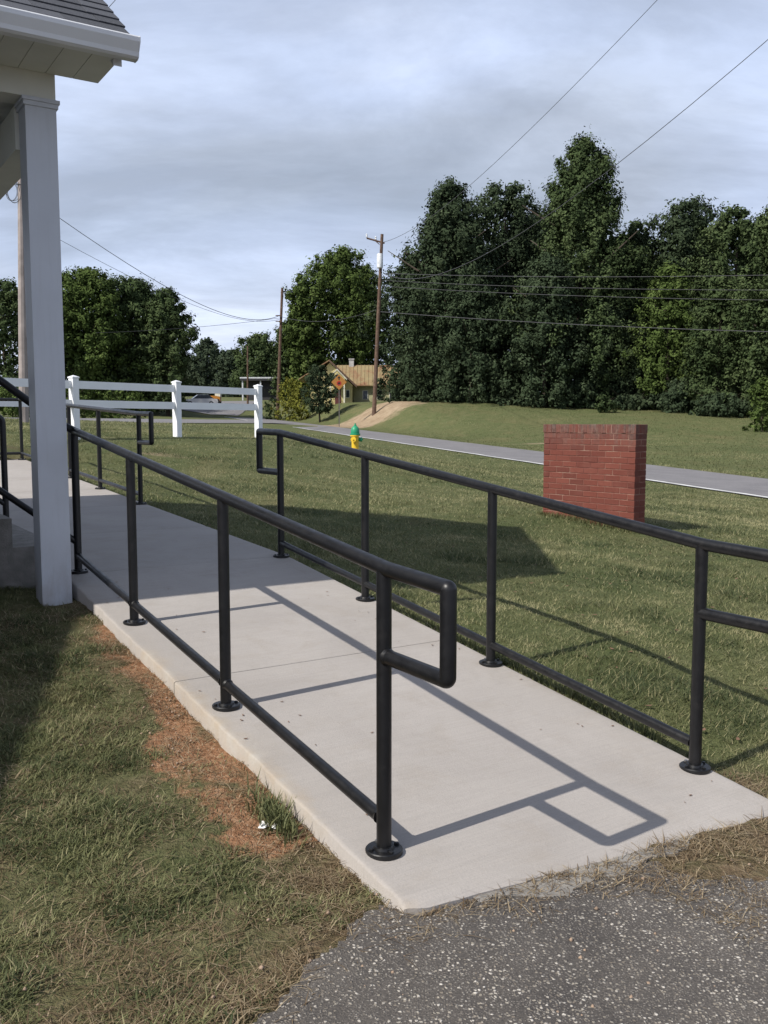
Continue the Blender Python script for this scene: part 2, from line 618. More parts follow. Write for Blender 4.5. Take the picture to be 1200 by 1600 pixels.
# bricks
m, nt, b = mat('brick')
N = NT(nt)
P = N.pos()
oi = N.new('ShaderNodeObjectInfo')
c = N.ramp(oi.outputs['Random'], [(0, (.105, .026, .016)), (.5, (.145, .036, .022)), (1, (.175, .050, .032))])
c = N.mix(N.ramp(N.noise(P, 26, 5, .7), [(.35, .5), (.65, 0.0)]), c, (.13, .035, .027))
c = N.mix(N.ramp(N.noise(P, 3.2, 5, .65), [(.52, 0.0), (.8, .3)]), c, (.24, .10, .075))
sp = N.new('ShaderNodeSeparateXYZ')
N.link(P, sp.inputs[0])
top = N.ramp(N.math('MULTIPLY', N.math('SUBTRACT', sp.outputs[2], 1.08), 3.2), [(.0, 0.0), (1, 1.0)])
tf = N.math('MULTIPLY', top, N.ramp(N.noise(P, 6, 5, .7, 0, (1.6, 1.6, .25)), [(.36, 0.0), (.62, .95)]))
c = N.mix(tf, c, N.ramp(N.noise(P, 22, 4, .7), [(.35, (.045, .036, .032)), (.7, (.17, .13, .11))]))
N.link(c, b.inputs['Base Color'])
b.inputs['Roughness'].default_value = .9
N.bump(N.noise(P, 90, 4, .7), .5, .005, b)
M['brick'] = m
m, nt, b = mat('mortar')
N = NT(nt)
P = N.pos()
c = N.ramp(N.noise(P, 2.6, 5, .7), [(.36, (.125, .038, .029)), (.52, (.20, .09, .066)), (.7, (.33, .22, .17))])
N.link(c, b.inputs['Base Color'])
b.inputs['Roughness'].default_value = .95
M['mortar'] = m

# shingles
m, nt, b = mat('shingle')
N = NT(nt)
P = N.pos()
oi = N.new('ShaderNodeObjectInfo')
c = N.ramp(oi.outputs['Random'], [(0, (.030, .033, .042)), (1, (.060, .064, .078))])
c = N.mix(N.ramp(N.noise(P, 120, 3, .7), [(.4, .0), (.65, .35)]), c, (.14, .145, .16))
N.link(c, b.inputs['Base Color'])
b.inputs['Roughness'].default_value = .95
N.bump(N.noise(P, 200, 2, .7), .6, .003, b)
M['shingle'] = m

# rusty tin roof
m, nt, b = mat('rust_roof')
N = NT(nt)
P = N.pos()
c = N.ramp(N.noise(P, .75, 6, .65, .3), [(.36, (.26, .21, .105)), (.52, (.23, .155, .075)), (.64, (.19, .075, .036)), (.8, (.13, .04, .025))])
c = N.mix(N.ramp(N.noise(P, 5, 5, .7), [(.4, .0), (.7, .5)]), c, (.30, .25, .14))
N.link(c, b.inputs['Base Color'])
b.inputs['Roughness'].default_value = .75
M['rust_roof'] = m


# ------------------------------------------------------------------ mesh builder
def link(o, parent=None):
    COL.objects.link(o)
    if parent is not None:
        o.parent = parent
    return o


def empty(name, loc=(0, 0, 0), rz=0.0):
    o = bpy.data.objects.new(name, None)
    o.empty_display_size = .2
    o.location = loc
    o.rotation_euler = (0, 0, rz)
    return link(o)


def tag(o, label, cat, group=None, kind=None):
    if label:
        o['label'] = label
    if cat:
        o['category'] = cat
    if group:
        o['group'] = group
    if kind:
        o['kind'] = kind
    return o


class MB:
    def __init__(s):
        s.v, s.f = [], []

    def add(s, vs, fs):
        n = len(s.v)
        s.v += [tuple(map(float, p)) for p in vs]
        s.f += [tuple(n + i for i in f) for f in fs]
        return s

    def hexa(s, p):
        """8 corners: bottom ring 0-3, top ring 4-7"""
        return s.add(p, [(3, 2, 1, 0), (4, 5, 6, 7), (0, 1, 5, 4), (1, 2, 6, 5), (2, 3, 7, 6), (3, 0, 4, 7)])

    def box(s, lo, hi):
        (a, b, c), (d, e, f) = lo, hi
        return s.hexa([(a, b, c), (d, b, c), (d, e, c), (a, e, c), (a, b, f), (d, b, f), (d, e, f), (a, e, f)])

    def ubox(s, u0, u1, v0, v1, z0, z1):
        """box in ramp axes; z0,z1 may be functions of u"""
        fz = lambda z, u: z(u) if callable(z) else z
        pts = []
        for z in (z0, z1):
            for (u, v) in ((u0, v0), (u0, v1), (u1, v1), (u1, v0)):
                pts.append(W(u, v, fz(z, u)))
        return s.hexa(pts)

    def cbox(s, lo, hi, c):
        """chamfered box"""
        (a, b, cc), (d, e, f) = lo, hi
        X, Y, Z = (a, d), (b, e), (cc, f)
        vs, idx = [], {}
        for i in range(2):
            for j in range(2):
                for k in range(2):
                    sx, sy, sz = (c if i == 0 else -c), (c if j == 0 else -c), (c if k == 0 else -c)
                    for ax, p in enumerate(((X[i], Y[j] + sy, Z[k] + sz), (X[i] + sx, Y[j], Z[k] + sz), (X[i] + sx, Y[j] + sy, Z[k]))):
                        idx[(i, j, k, ax)] = len(vs)
                        vs.append(p)
        F = []
        I = lambda i, j, k, a: idx[(i, j, k, a)]
        for i in range(2):
            q = [I(i, 0, 0, 0), I(i, 1, 0, 0), I(i, 1, 1, 0), I(i, 0, 1, 0)]
            F.append(q if i else q[::-1])
            q = [I(0, i, 0, 1), I(0, i, 1, 1), I(1, i, 1, 1), I(1, i, 0, 1)]
            F.append(q if i else q[::-1])
            q = [I(0, 0, i, 2), I(1, 0, i, 2), I(1, 1, i, 2), I(0, 1, i, 2)]
            F.append(q if i else q[::-1])
        for a in range(2):
            for b_ in range(2):
                fl = (a + b_) % 2
                q = [I(a, b_, 0, 0), I(a, b_, 1, 0), I(a, b_, 1, 1), I(a, b_, 0, 1)]
                F.append(q if fl else q[::-1])
                q = [I(a, 0, b_, 0), I(a, 1, b_, 0), I(a, 1, b_, 2), I(a, 0, b_, 2)]
                F.append(q[::-1] if fl else q)
                q = [I(0, a, b_, 1), I(1, a, b_, 1), I(1, a, b_, 2), I(0, a, b_, 2)]
                F.append(q if fl else q[::-1])
        for i in range(2):
            for j in range(2):
                for k in range(2):
                    q = [I(i, j, k, 0), I(i, j, k, 1), I(i, j, k, 2)]
                    F.append(q if (i + j + k) % 2 else q[::-1])
        return s.add(vs, F)

    def tube(s, pts, r, n=12, caps=True, r1=None):
        pts = [np.array(p, float) for p in pts]
        m_ = len(pts)
        tan = []
        for i in range(m_):
            a = pts[max(i - 1, 0)]
            b_ = pts[min(i + 1, m_ - 1)]
            if 0 < i < m_ - 1:
                t = (pts[i] - a) / max(np.linalg.norm(pts[i] - a), 1e-9) + (b_ - pts[i]) / max(np.linalg.norm(b_ - pts[i]), 1e-9)
            else:
                t = b_ - a
            tan.append(t / max(np.linalg.norm(t), 1e-9))
        ref = np.array([0, 0, 1.0]) if abs(tan[0][2]) < .9 else np.array([1.0, 0, 0])
        x = np.cross(ref, tan[0])
        x /= np.linalg.norm(x)
        vs, fs = [], []
        for i in range(m_):
            x = x - tan[i] * (x @ tan[i])
            x /= np.linalg.norm(x)
            y = np.cross(tan[i], x)
            rr = r if r1 is None else r + (r1 - r) * i / (m_ - 1)
            for k in range(n):
                a = 2 * math.pi * k / n
                vs.append(pts[i] + (x * math.cos(a) + y * math.sin(a)) * rr)
        for i in range(m_ - 1):
            for k in range(n):
                k2 = (k + 1) % n
                fs.append((i * n + k, i * n + k2, (i + 1) * n + k2, (i + 1) * n + k))
        if caps:
            fs.append(tuple(range(n - 1, -1, -1)))
            fs.append(tuple((m_ - 1) * n + k for k in range(n)))
        return s.add(vs, fs)

    def lathe(s, base, prof, n=16):
        vs, fs = [], []
        for (r, z) in prof:
            for k in range(n):
                a = 2 * math.pi * k / n
                vs.append((base[0] + r * math.cos(a), base[1] + r * math.sin(a), base[2] + z))
        for i in range(len(prof) - 1):
            for k in range(n):
                k2 = (k + 1) % n
                fs.append((i * n + k, i * n + k2, (i + 1) * n + k2, (i + 1) * n + k))
        fs.append(tuple(range(n - 1, -1, -1)))
        fs.append(tuple((len(prof) - 1) * n + k for k in range(n)))
        return s.add(vs, fs)

    def prism(s, ring0, ring1):
        n = len(ring0)
        fs = [tuple(range(n - 1, -1, -1)), tuple(range(n, 2 * n))]
        fs += [(k, (k + 1) % n, n + (k + 1) % n, n + k) for k in range(n)]
        return s.add(list(ring0) + list(ring1), fs)

    def build(s, name, m, parent=None, origin=(0, 0, 0), smooth=False):
        me = bpy.data.meshes.new(name)
        o_ = np.array(origin)
        me.from_pydata([tuple(np.array(p) - o_) for p in s.v], [], s.f)
        me.materials.append(M[m])
        if smooth:
            me.polygons.foreach_set('use_smooth', [True] * len(me.polygons))
        me.update()
        o = bpy.data.objects.new(name, me)
        if parent is None:
            o.location = origin
        return link(o, parent)


def smooth_angle(o, deg=35):
    me = o.data
    me.polygons.foreach_set('use_smooth', [True] * len(me.polygons))
    try:
        me.set_sharp_from_angle(angle=R(deg))
    except Exception:
        pass
    return o


def fillet(pts, r, n=5):
    pts = [np.array(p, float) for p in pts]
    out = [pts[0]]
    for i in range(1, len(pts) - 1):
        a, b_, c_ = pts[i - 1], pts[i], pts[i + 1]
        d0 = (a - b_) / np.linalg.norm(a - b_)
        d1 = (c_ - b_) / np.linalg.norm(c_ - b_)
        cosang = float(np.clip(d0 @ d1, -1, 1))
        half = math.acos(cosang) / 2
        rr = r[i] if isinstance(r, (list, tuple)) else r
        t = min(rr / math.tan(half) if half < 1.55 else rr * .02, .45 * np.linalg.norm(a - b_), .45 * np.linalg.norm(c_ - b_))
        p0, p1 = b_ + d0 * t, b_ + d1 * t
        for k in range(n + 1):
            q = k / n
            out.append((1 - q) ** 2 * p0 + 2 * q * (1 - q) * b_ + q * q * p1)
    out.append(pts[-1])
    return out


def quick_mesh(name, V, loops, nper, m, parent=None, attrs=None, smooth=False):
    """V (n,3); faces given as flat loop index array with nper corners each"""
    me = bpy.data.meshes.new(name)
    nf = len(loops) // nper
    me.vertices.add(len(V))
    me.vertices.foreach_set('co', np.ascontiguousarray(V, dtype=np.float32).ravel())
    me.loops.add(len(loops))
    me.loops.foreach_set('vertex_index', np.ascontiguousarray(loops, dtype=np.int32))
    me.polygons.add(nf)
    me.polygons.foreach_set('loop_start', np.arange(0, nf * nper, nper, dtype=np.int32))
    if smooth:
        me.polygons.foreach_set('use_smooth', np.ones(nf, dtype=bool))
    for k, a in (attrs or {}).items():
        at = me.attributes.new(k, 'FLOAT', 'POINT')
        at.data.foreach_set('value', np.ascontiguousarray(a, dtype=np.float32))
    me.materials.append(M[m])
    me.update(calc_edges=True)
    me.validate()
    o = bpy.data.objects.new(name, me)
    return link(o, parent)


# ------------------------------------------------------------------ masks on the ground
def to_uv(X, Y):
    X, Y = np.asarray(X, float), np.asarray(Y, float)
    return (X - P0[0]) * UD[0] + (Y - P0[1]) * UD[1], (X - P0[0]) * VD[0] + (Y - P0[1]) * VD[1]


EDGE = np.array([(-9, 1.0), (-3, 1.45), (-1.6, 1.72), (-.9, 1.86), (-.6, 1.93), (-.38, 2.02), (-.28, 2.16), (-.20, 2.36), (-.12, 2.50), (-.03, 2.60), (.10, 2.60), (.23, 2.66), (.45, 2.74), (.62, 2.86),
                 (.78, 2.88), (.9, 2.86), (1.0, 2.80), (1.12, 2.76), (1.4, 2.72), (1.8, 2.7), (3, 2.75), (9, 2.95)])


def asphalt_sd(X, Y):
    """negative inside the lot's asphalt"""
    e = np.interp(X, EDGE[:, 0], EDGE[:, 1])
    return Y - e + (fbm(np.asarray(X) * 7, np.asarray(Y) * 7, 5) - .5) * .24 + (fbm(np.asarray(X) * 2.6, np.asarray(Y) * 2.6, 6) - .5) * .30 * sstep(.3, -.4, np.asarray(X, float))


def wedge(X, Y):
    """tongue of straw washed over the asphalt at the right"""
    a_, b_ = np.array([.72, 2.86]), np.array([1.32, 2.38])
    t_ = np.clip(((X - a_[0]) * (b_[0] - a_[0]) + (Y - a_[1]) * (b_[1] - a_[1])) / ((b_ - a_) @ (b_ - a_)), 0, 1)
    d_ = np.hypot(X - a_[0] - t_ * (b_[0] - a_[0]), Y - a_[1] - t_ * (b_[1] - a_[1]))
    return sstep(.17, .02, d_ + (fbm(X * 6, Y * 6, 91) - .5) * .22)


def masks(X, Y):
    u, v = to_uv(X, Y)
    nz = fbm(X * 2.3, Y * 2.3, 11)
    sd = asphalt_sd(X, Y)
    dl = -.10 - v                                     # left of the walk
    clay = sstep(.38, .12, dl - (nz - .5) * .7) * (dl > -.3) * sstep(.0, .4, u) * sstep(3.4, 2.2, u) * .74
    clay *= .80 + .4 * sstep(.38, .6, fbm(X * 3.1 + 4, Y * 3.1, 23))
    dry = sstep(.82, .28, sd - (nz - .5) * .9)
    dry = np.maximum(dry, sstep(.38, .02, dl - (nz - .5) * .4) * (dl > -.3) * (u < 4) * .85)
    dry = np.maximum(dry, .38 * (dl > 0) * (u < 6))
    dry = np.maximum(dry, .62 * (dl > 0) * sstep(7, 4, u) * sstep(.46, .68, fbm(X * 3.3 + 9, Y * 3.3, 88)))
    dr = v - 1.48
    dry = np.maximum(dry, sstep(.16, .0, dr) * (dr > -.2) * .8)
    dry = np.maximum(dry, sstep(.75, .15, np.hypot(X - 1.5, Y - 3.05) + (nz - .5) * .9))
    sand = sstep(1.2, .35, np.hypot((X + 2.0) / 8.0, (Y - 78.0) / 6.5)) * .80
    sand = np.maximum(sand, .58 * sstep(1.0, .3, np.hypot((X - 9.5) / 6.0, (Y - 47.5) / 1.8)))
    sand = np.maximum(sand, .5 * sstep(1.0, .3, np.hypot((X - 19.5) / 2.6, (Y - 34) / 1.6)))
    sand = np.maximum(sand, .5 * sstep(1.0, .3, np.hypot((X + 3.8) / 1.2, (Y - 16) / .5)))
    return clay, np.clip(dry, 0, 1), sand


def grow(a, b, s0, rate, mx):
    out, s, x = [], s0, a
    sg = 1 if b > a else -1
    while (b - x) * sg > 0:
        x += s * sg
        s = min(s * rate, mx)
        out.append(x)
    return out


gx = sorted(grow(-2.6, -700, .08, 1.09, 60)) + list(np.arange(-2.6, 2.8, .07)) + grow(2.8, 700, .08, 1.09, 60)
gy = sorted(grow(1.8, -120, .1, 1.16, 30)) + list(np.arange(1.8, 7.0, .07)) + grow(7.0, 1100, .08, 1.035, 40)
GX, GY = np.meshgrid(np.array(gx), np.array(gy))
fx, fy = GX.ravel(), GY.ravel()
fz = terrain(fx, fy)
near = sstep(30, 4, np.hypot(fx, fy))
lotf = sstep(-.1, .3, asphalt_sd(fx, fy))
fz = fz + ((fbm(fx * 3, fy * 3, 3) - .5) * .05 + (fbm(fx * 12, fy * 12, 31) - .5) * .02) * near * lotf
fz = fz - .008 * (1 - lotf)
uu, vv = to_uv(fx, fy)
inw = (vv > -.08) & (vv < 1.48) & (uu > -.3) & (uu < 12.6)
fz = np.where(inw, np.minimum(fz, zs(uu) - .05), fz)
nx, ny = len(gx), len(gy)
ii = (np.arange(ny - 1)[:, None] * nx + np.arange(nx - 1)[None, :]).ravel()
loops = np.stack([ii, ii + 1, ii + 1 + nx, ii + nx], 1).ravel()
cl, dr_, sn = masks(fx, fy)
ground = quick_mesh('ground', np.stack([fx, fy, fz], 1), loops, 4, 'lawn_ground', None, {'clay': cl, 'dry': dr_, 'sand': sn}, True)
ground['kind'] = 'structure'

# asphalt lot
ax = sorted(grow(-1.6, -14, .05, 1.15, .8)) + list(np.arange(-1.6, 2.2, .022)) + grow(2.2, 14, .05, 1.15, .8)
ay = sorted(grow(1.9, -10, .06, 1.2, .8)) + list(np.arange(1.9, 3.3, .022))
AX, AY = np.meshgrid(np.array(ax), np.array(ay))
sx, sy = AX.ravel(), AY.ravel()
sdv = asphalt_sd(sx, sy) + (fbm(sx * 30, sy * 30, 9) - .5) * .05
uu, vv = to_uv(sx, sy)
drop = sstep(-.03, .0, sdv) * .008
az = .006 + (fbm(sx * 4, sy * 4, 8) - .5) * .012 - drop
keep_v = (sdv < .012) & ~((vv > -.05) & (vv < 1.46) & (uu > -.22))
nx, ny = len(ax), len(ay)
ii = (np.arange(ny - 1)[:, None] * nx + np.arange(nx - 1)[None, :]).ravel()
quads = np.stack([ii, ii + 1, ii + 1 + nx, ii + nx], 1)
quads = quads[keep_v[quads].all(1)]
lot = quick_mesh('parking_lot', np.stack([sx, sy, az], 1), quads.ravel(), 4, 'lot_asphalt', None, None, True)
lot['kind'] = 'structure'

# road with edge line
ks = np.concatenate([np.arange(-40, 100, 1.0)])


def strip(name, w0, w1, lift, m, nw=5, parent=None):
    ws = np.linspace(w0, w1, nw)
    K, Wd = np.meshgrid(ks, ws, indexing='ij')
    jit = (fbm(K * .8, Wd * 0 + (w0 + 3), 77) - .5) * .14
    Wj = Wd + np.where((Wd == w0) | (Wd == w1), jit, 0)
    X = RA[0] + RD[0] * K + RC[0] * Wj
    Y = RA[1] + RD[1] * K + RC[1] * Wj
    Z = road_z(K, Wd) + lift
    n = nw
    ii = (np.arange(len(ks) - 1)[:, None] * n + np.arange(n - 1)[None, :]).ravel()
    lo = np.stack([ii, ii + 1, ii + 1 + n, ii + n], 1)[:, ::-1].ravel()
    return quick_mesh(name, np.stack([X.ravel(), Y.ravel(), Z.ravel()], 1), lo, 4, m, parent, None, True)


road = strip('road', 0, RWID, .008, 'road_asphalt')
road['kind'] = 'structure'
strip('edge_line', .05, .21, .013, 'road_paint', 2, road)

# driveway
ts = np.linspace(-.6, 1.03, 80)
a, b_ = drive_c(0)[:2], drive_c(1)[:2]
dd = (b_ - a) / np.linalg.norm(b_ - a)
pp = np.array([dd[1], -dd[0]])
V = []
for t in ts:
    c_ = drive_c(t)
    for w in np.linspace(-2.7, 2.7, 5):
        V.append((c_[0] + pp[0] * w, c_[1] + pp[1] * w, 1.56 - .06 * t - .055 * w + .01))
n = 5
ii = (np.arange(len(ts) - 1)[:, None] * n + np.arange(n - 1)[None, :]).ravel()
dv = quick_mesh('driveway', np.array(V), np.stack([ii, ii + n, ii + 1 + n, ii + 1], 1).ravel(), 4, 'road_asphalt', None, None, True)
dv['kind'] = 'structure'

# far parking lot
V = []
for Y in np.linspace(112, 134, 8):
    for X in np.linspace(-60, -17.5, 14):
        V.append((X, Y, tz(X, Y) + .06))
ii = (np.arange(7)[:, None] * 14 + np.arange(13)[None, :]).ravel()
fl = quick_mesh('far_parking_lot', np.array(V), np.stack([ii, ii + 1, ii + 15, ii + 14], 1).ravel(), 4, 'road_asphalt', None, None, True)
fl['kind'] = 'structure'

# ------------------------------------------------------------------ the concrete walk: base and panels
mb = MB()
us = [-.20, 1.2, 2.4, 3.65, 5, 7, 9, 11, 12.66]
for i in range(len(us) - 1):
    mb.ubox(us[i], us[i + 1], -.085, 1.465, (lambda u: float(zs(u)) - .22), (lambda u: float(zs(u)) - .012))
walk = mb.build('concrete_walkway', 'concrete')
walk['kind'] = 'structure'


def front_u(v):
    return -.29 - .085 * (v + .06)


def panel(u0, u1, first=False):
    nu, nv = max(2, int((u1 - u0) / .035)), 44
    vs_ = np.concatenate([[-.10, -.096, -.088], np.linspace(-.07, 1.455, nv), [1.473, 1.481, 1.485]])
    V, S = [], []
    for i in range(nu + 1):
        t = i / nu
        for v in vs_:
            e0 = (front_u(v) + (fbm([v * 14], [1.0], 4)[0] - .5) * .014 + (.02 * max(0, (-.06 - v) / .04)) if first else u0 + .0025)
            u = e0 + (u1 - .0025 - e0) * t
            z = float(zs(u)) + (-.007 if v in (vs_[0], vs_[-1]) else (-.002 if v in (vs_[1], vs_[-2]) else 0))
            if (i == 0 and not first) or i == nu:
                z -= .004
            if first and i == 0:
                z -= .012
            jit = 0
            if v in (vs_[0], vs_[1], vs_[-1]):
                jit = (fbm([u * 16], [v * 3], 21)[0] - .5) * .022
            V.append(W(u, v + jit, z))
            S.append(float(.75 * sstep(.22, 0, v + .10) * sstep(.9, .3, abs(u - 1.3) / 2) + .1 * sstep(.05, 0, v + .1) + .55 * sstep(.10, 0, 1.485 - v) + (.45 * sstep(.12, 0, u - front_u(v)) if first else 0)))
    n = len(vs_)
    F = []
    for i in range(nu):
        for j in range(n - 1):
            F.append((i * n + j, i * n + j + 1, (i + 1) * n + j + 1, (i + 1) * n + j))
    # skirts
    def skirt(idx, dep, flip):
        s0 = len(V)
        for q in idx:
            p = V[q]
            V.append((p[0] + (np.random.rand() - .5) * .006, p[1], p[2] - dep))
            S.append(.45)
        for q in range(len(idx) - 1):
            f = (idx[q], idx[q + 1], s0 + q + 1, s0 + q)
            F.append(f if flip else f[::-1])
    skirt([i * n for i in range(nu + 1)], .17, True)
    skirt([i * n + n - 1 for i in range(nu + 1)], .17, False)
    skirt(list(range(n)), .06, False)
    skirt([nu * n + j for j in range(n)], .06, True)
    return quick_mesh('concrete_panel', np.array(V), np.array(F).ravel(), 4, 'concrete', walk, {'stain': np.array(S)}, False)


np.random.seed(3)
br = [None, 1.64, 3.65, 5.2, 6.8, 8.3, 9.8, 11.3, 12.7]
for i in range(len(br) - 1):
    o = panel(br[i] if br[i] is not None else -.3, br[i + 1], i == 0)
    smooth_angle(o, 50)

# broken strip of old concrete in front of the ramp
vs_ = np.linspace(.12, 1.02, 60)
top_, bot_ = [], []
for v in vs_:
    wd = .016 + .10 * math.exp(-((v - .36) / .13) ** 2) + .075 * math.exp(-((v - .62) / .12) ** 2) + .05 * math.exp(-((v - .86) / .1) ** 2)
    wd += (float(fbm([v * 22], [2.0], 6)[0]) - .5) * .05
    top_.append(W(front_u(v) + .03, v, .010))
    bot_.append(W(front_u(v) - max(.004, wd), v, .0085))
mb = MB()
vv_ = top_ + bot_ + [(p[0], p[1], -.03) for p in bot_]
n = len(vs_)
mb.add(vv_, [(i, i + 1, n + i + 1, n + i) for i in range(n - 1)] + [(n + i, n + i + 1, 2 * n + i + 1, 2 * n + i) for i in range(n - 1)])
o = mb.build('broken_concrete_apron', 'concrete_old')
o['kind'] = 'structure'

# ------------------------------------------------------------------ railings
PR, BR_, RH = .0242, .021, .905


def post(root, org, u, v, top, bolts=True, base=None):
    z0 = float(zs(u)) if base is None else base
    mb = MB()
    p = W(u, v, z0)
    mb.tube([(p[0], p[1], z0 + .004), (p[0], p[1], top)], PR, 16)
    po = smooth_angle(mb.build('post', 'paint_black', root, org))
    if bolts:
        mb = MB()
        mb.lathe(p, [(.060, -.004), (.060, .009), (.057, .012), (.034, .012), (.031, .020), (.0243, .021)], 24)
        smooth_angle(mb.build('base_flange', 'paint_black', po, org))
        for k in range(4):
            a = k * math.pi / 2 + .5
            mb = MB()
            q = (p[0] + .046 * math.cos(a), p[1] + .046 * math.sin(a), p[2])
            mb.lathe(q, [(.008, .010), (.008, .018), (.005, .020)], 6)
            mb.build('bolt', 'zinc' if k == 1 else 'paint_black', po, org)
    return po


def loop_rail(root, org, u0, u1, v, ztop, drop):
    """end loop that returns to the post"""
    pts = [W(u1, v, ztop), W(u1, v, ztop - drop), W(u0, v, ztop - drop)]
    return pts


def weld(root, org, u, v, z, r=.028):
    mb = MB()
    p = W(u, v, z)
    prof = [(PR - .001, -.03), (PR + .003, -.026), (PR + .003, -.022), (PR - .001, -.018)]
    return mb


# left ramp railing with the stair rail that leaves its top post
org = W(0, 0, float(zs(0)))
left = empty('ramp_handrail', org)
tag(left, 'black pipe handrail on the left edge of the ramp, the nearest of them', 'handrail', 'black pipe handrails of the ramp')
LU = [0, 1.27, 2.53, 3.68]
for u in LU:
    post(left, org, u, .0, float(zs(u)) + RH)
zt = lambda u: float(zs(u)) + RH + .005
stair_top = W(3.72, -1.55, zt(3.68) + .79 * 1.5)
pts = [W(0, 0, zt(0) - .275), W(-.335, 0, zt(0) - .275), W(-.335, 0, zt(0) - .012), W(-.02, 0, zt(0)), W(3.66, .0, zt(3.66)), W(3.72, -.10, zt(3.68) + .06), stair_top]
pts = fillet(pts, [0, .012, .003, .5, .06, .2, 0], 6)
mb = MB()
mb.tube(pts, PR, 16)
smooth_angle(mb.build('top_rail', 'paint_black', left, org))
mb = MB()
mb.tube([W(.02, 0, zs(0) + .105), W(3.66, 0, zs(3.66) + .105)], BR_, 14)
for u in LU:
    for sg_ in (-1, 1):
        if 0 < u + sg_ < 3.7:
            mb.tube([W(u + sg_ * .022, 0, zs(u + sg_ * .022) + .105), W(u + sg_ * .028, 0, zs(u + sg_ * .028) + .105), W(u + sg_ * .033, 0, zs(u + sg_ * .033) + .105)], BR_ + .0045, 12, True, BR_ + .0008)
mb.tube([W(-.021, 0, zt(0) - .275), W(-.027, 0, zt(0) - .275), W(-.034, 0, zt(0) - .275)], PR + .0045, 12, True, PR + .0008)
smooth_angle(mb.build('bottom_rail', 'paint_black', left, org))
mb = MB()
mb.tube([W(3.69, -.01, zs(3.68) + .20), W(3.72, -1.55, zs(3.68) + .20 + .79 * 1.52)], BR_, 14)
smooth_angle(mb.build('stair_bottom_rail', 'paint_black', left, org))
post(left, org, 3.72, -1.5, zt(3.68) + .79 * 1.45, False, .9)

# right ramp railing
org = W(0, 1.43, float(zs(0)))
right = empty('ramp_handrail', org)
tag(right, 'black pipe handrail on the lawn side of the ramp, in front of the brick wall', 'handrail', 'black pipe handrails of the ramp')
for u in [-.05, 1.23, 2.46, 3.63]:
    post(right, org, u, 1.43, float(zs(u)) + RH - .015)
zt = lambda u: float(zs(u)) + RH - .01
za, zb = zt(-.05), zt(3.63)
pts = [W(-.05, 1.43, za - .27), W(-.40, 1.43, za - .27), W(-.40, 1.43, za - .012), W(-.06, 1.43, za), W(3.63, 1.43, zb), W(3.98, 1.43, zb + .006), W(3.98, 1.43, zb - .285), W(3.63, 1.43, zb - .285)]
pts = fillet(pts, [0, .012, .003, .5, .4, .003, .012, 0], 6)
mb = MB()
mb.tube(pts, PR, 16)
smooth_angle(mb.build('top_rail', 'paint_black', right, org))
mb = MB()
mb.tube([W(-.03, 1.43, zs(-.03) + .10), W(3.62, 1.43, zs(3.62) + .10)], BR_, 14)
smooth_angle(mb.build('bottom_rail', 'paint_black', right, org))

# far railing along the walk
org = W(6.83, 1.43, float(zs(6.83)))
far = empty('ramp_handrail', org)
tag(far, 'black pipe handrail along the far walkway, before the white fence', 'handrail', 'black pipe handrails of the ramp')
for u in [6.83, 8.28, 9.6, 11.0, 12.5]:
    post(far, org, u, 1.43, float(zs(u)) + RH)
zt = lambda u: float(zs(u)) + RH + .005
z6 = zt(6.83)
pts = [W(6.83, 1.43, z6 - .285), W(6.45, 1.43, z6 - .285), W(6.45, 1.43, z6 - .005), W(6.85, 1.43, z6), W(12.5, 1.43, zt(12.5)), W(12.5, -.6, zt(12.5))]
pts = fillet(pts, [0, .012, .003, .4, .05, 0], 6)
mb = MB()
mb.tube(pts, PR, 12)
smooth_angle(mb.build('top_rail', 'paint_black', far, org))
mb = MB()
mb.tube(fillet([W(6.83, 1.43, zs(6.83) + .10), W(12.5, 1.43, zs(12.5) + .10), W(12.5, -.6, zs(12.5) + .10)], .03), BR_, 12)
smooth_angle(mb.build('bottom_rail', 'paint_black', far, org))
post(far, org, 12.5, -.05, float(zs(12.5)) + RH)

# far stair rail
org = W(5.6, -.08, float(zs(5.6)))
fs = empty('stair_handrail', org)
tag(fs, 'black pipe stair rail with rounded top, at the left picture edge behind the white column', 'handrail')
post(fs, org, 5.6, -.08, float(zs(5.6)) + .86)
mb = MB()
zz = float(zs(5.6))
mb.tube(fillet([W(5.6, -.08, zz + .80), W(5.6, -.08, zz + .90), W(5.6, -1.5, zz + .90 + .79 * 1.4)], .05), PR, 12)
smooth_angle(mb.build('top_rail', 'paint_black', fs, org))
mb = MB()
mb.tube([W(5.6, -.09, zz + .22), W(5.6, -1.5, zz + .22 + .79 * 1.4)], BR_, 12)
smooth_angle(mb.build('bottom_rail', 'paint_black', fs, org))

# ------------------------------------------------------------------ the white building: porch, steps, roof
org = W(5.15, -4.7, .4)
hs = empty('white_building', org)
tag(hs, 'white building with porch column, gutter and dark shingled porch roof at upper left', 'building')
# steps
z0 = float(zs(4.5))
for k in range(5):
    mb = MB()
    t_ = .635 + .185 * k
    mb.ubox(3.74, 5.9, -.105 - .28 * (k + 1) - (0 if k < 4 else 3.1), -.105 - .28 * k, .2, t_)
    mb.build('step', 'concrete_old', hs, org)
mb = MB()
mb.ubox(3.2, 3.735, -4.7, -.62, .15, 1.375)
mb.build('porch_foundation', 'concrete_old', hs, org)
# columns
for (cu, nm) in ((3.30, 0), (7.0, 1)):
    mb = MB()
    gz = tz(*W(cu, -.25, 0)[:2]) - .03
    p0, p1 = (cu, cu + .175), (-.310, -.138)
    mb.ubox(*p0, *p1, gz, 3.262)
    c_ = mb.build('column', 'white_paint', hs, org)
    mb = MB()
    mb.ubox(cu - .010, cu + .185, -.320, -.128, 3.215, 3.24)
    mb.ubox(cu - .018, cu + .193, -.328, -.120, 3.2401, 3.261)
    mb.build('capital', 'white_paint', c_, org)
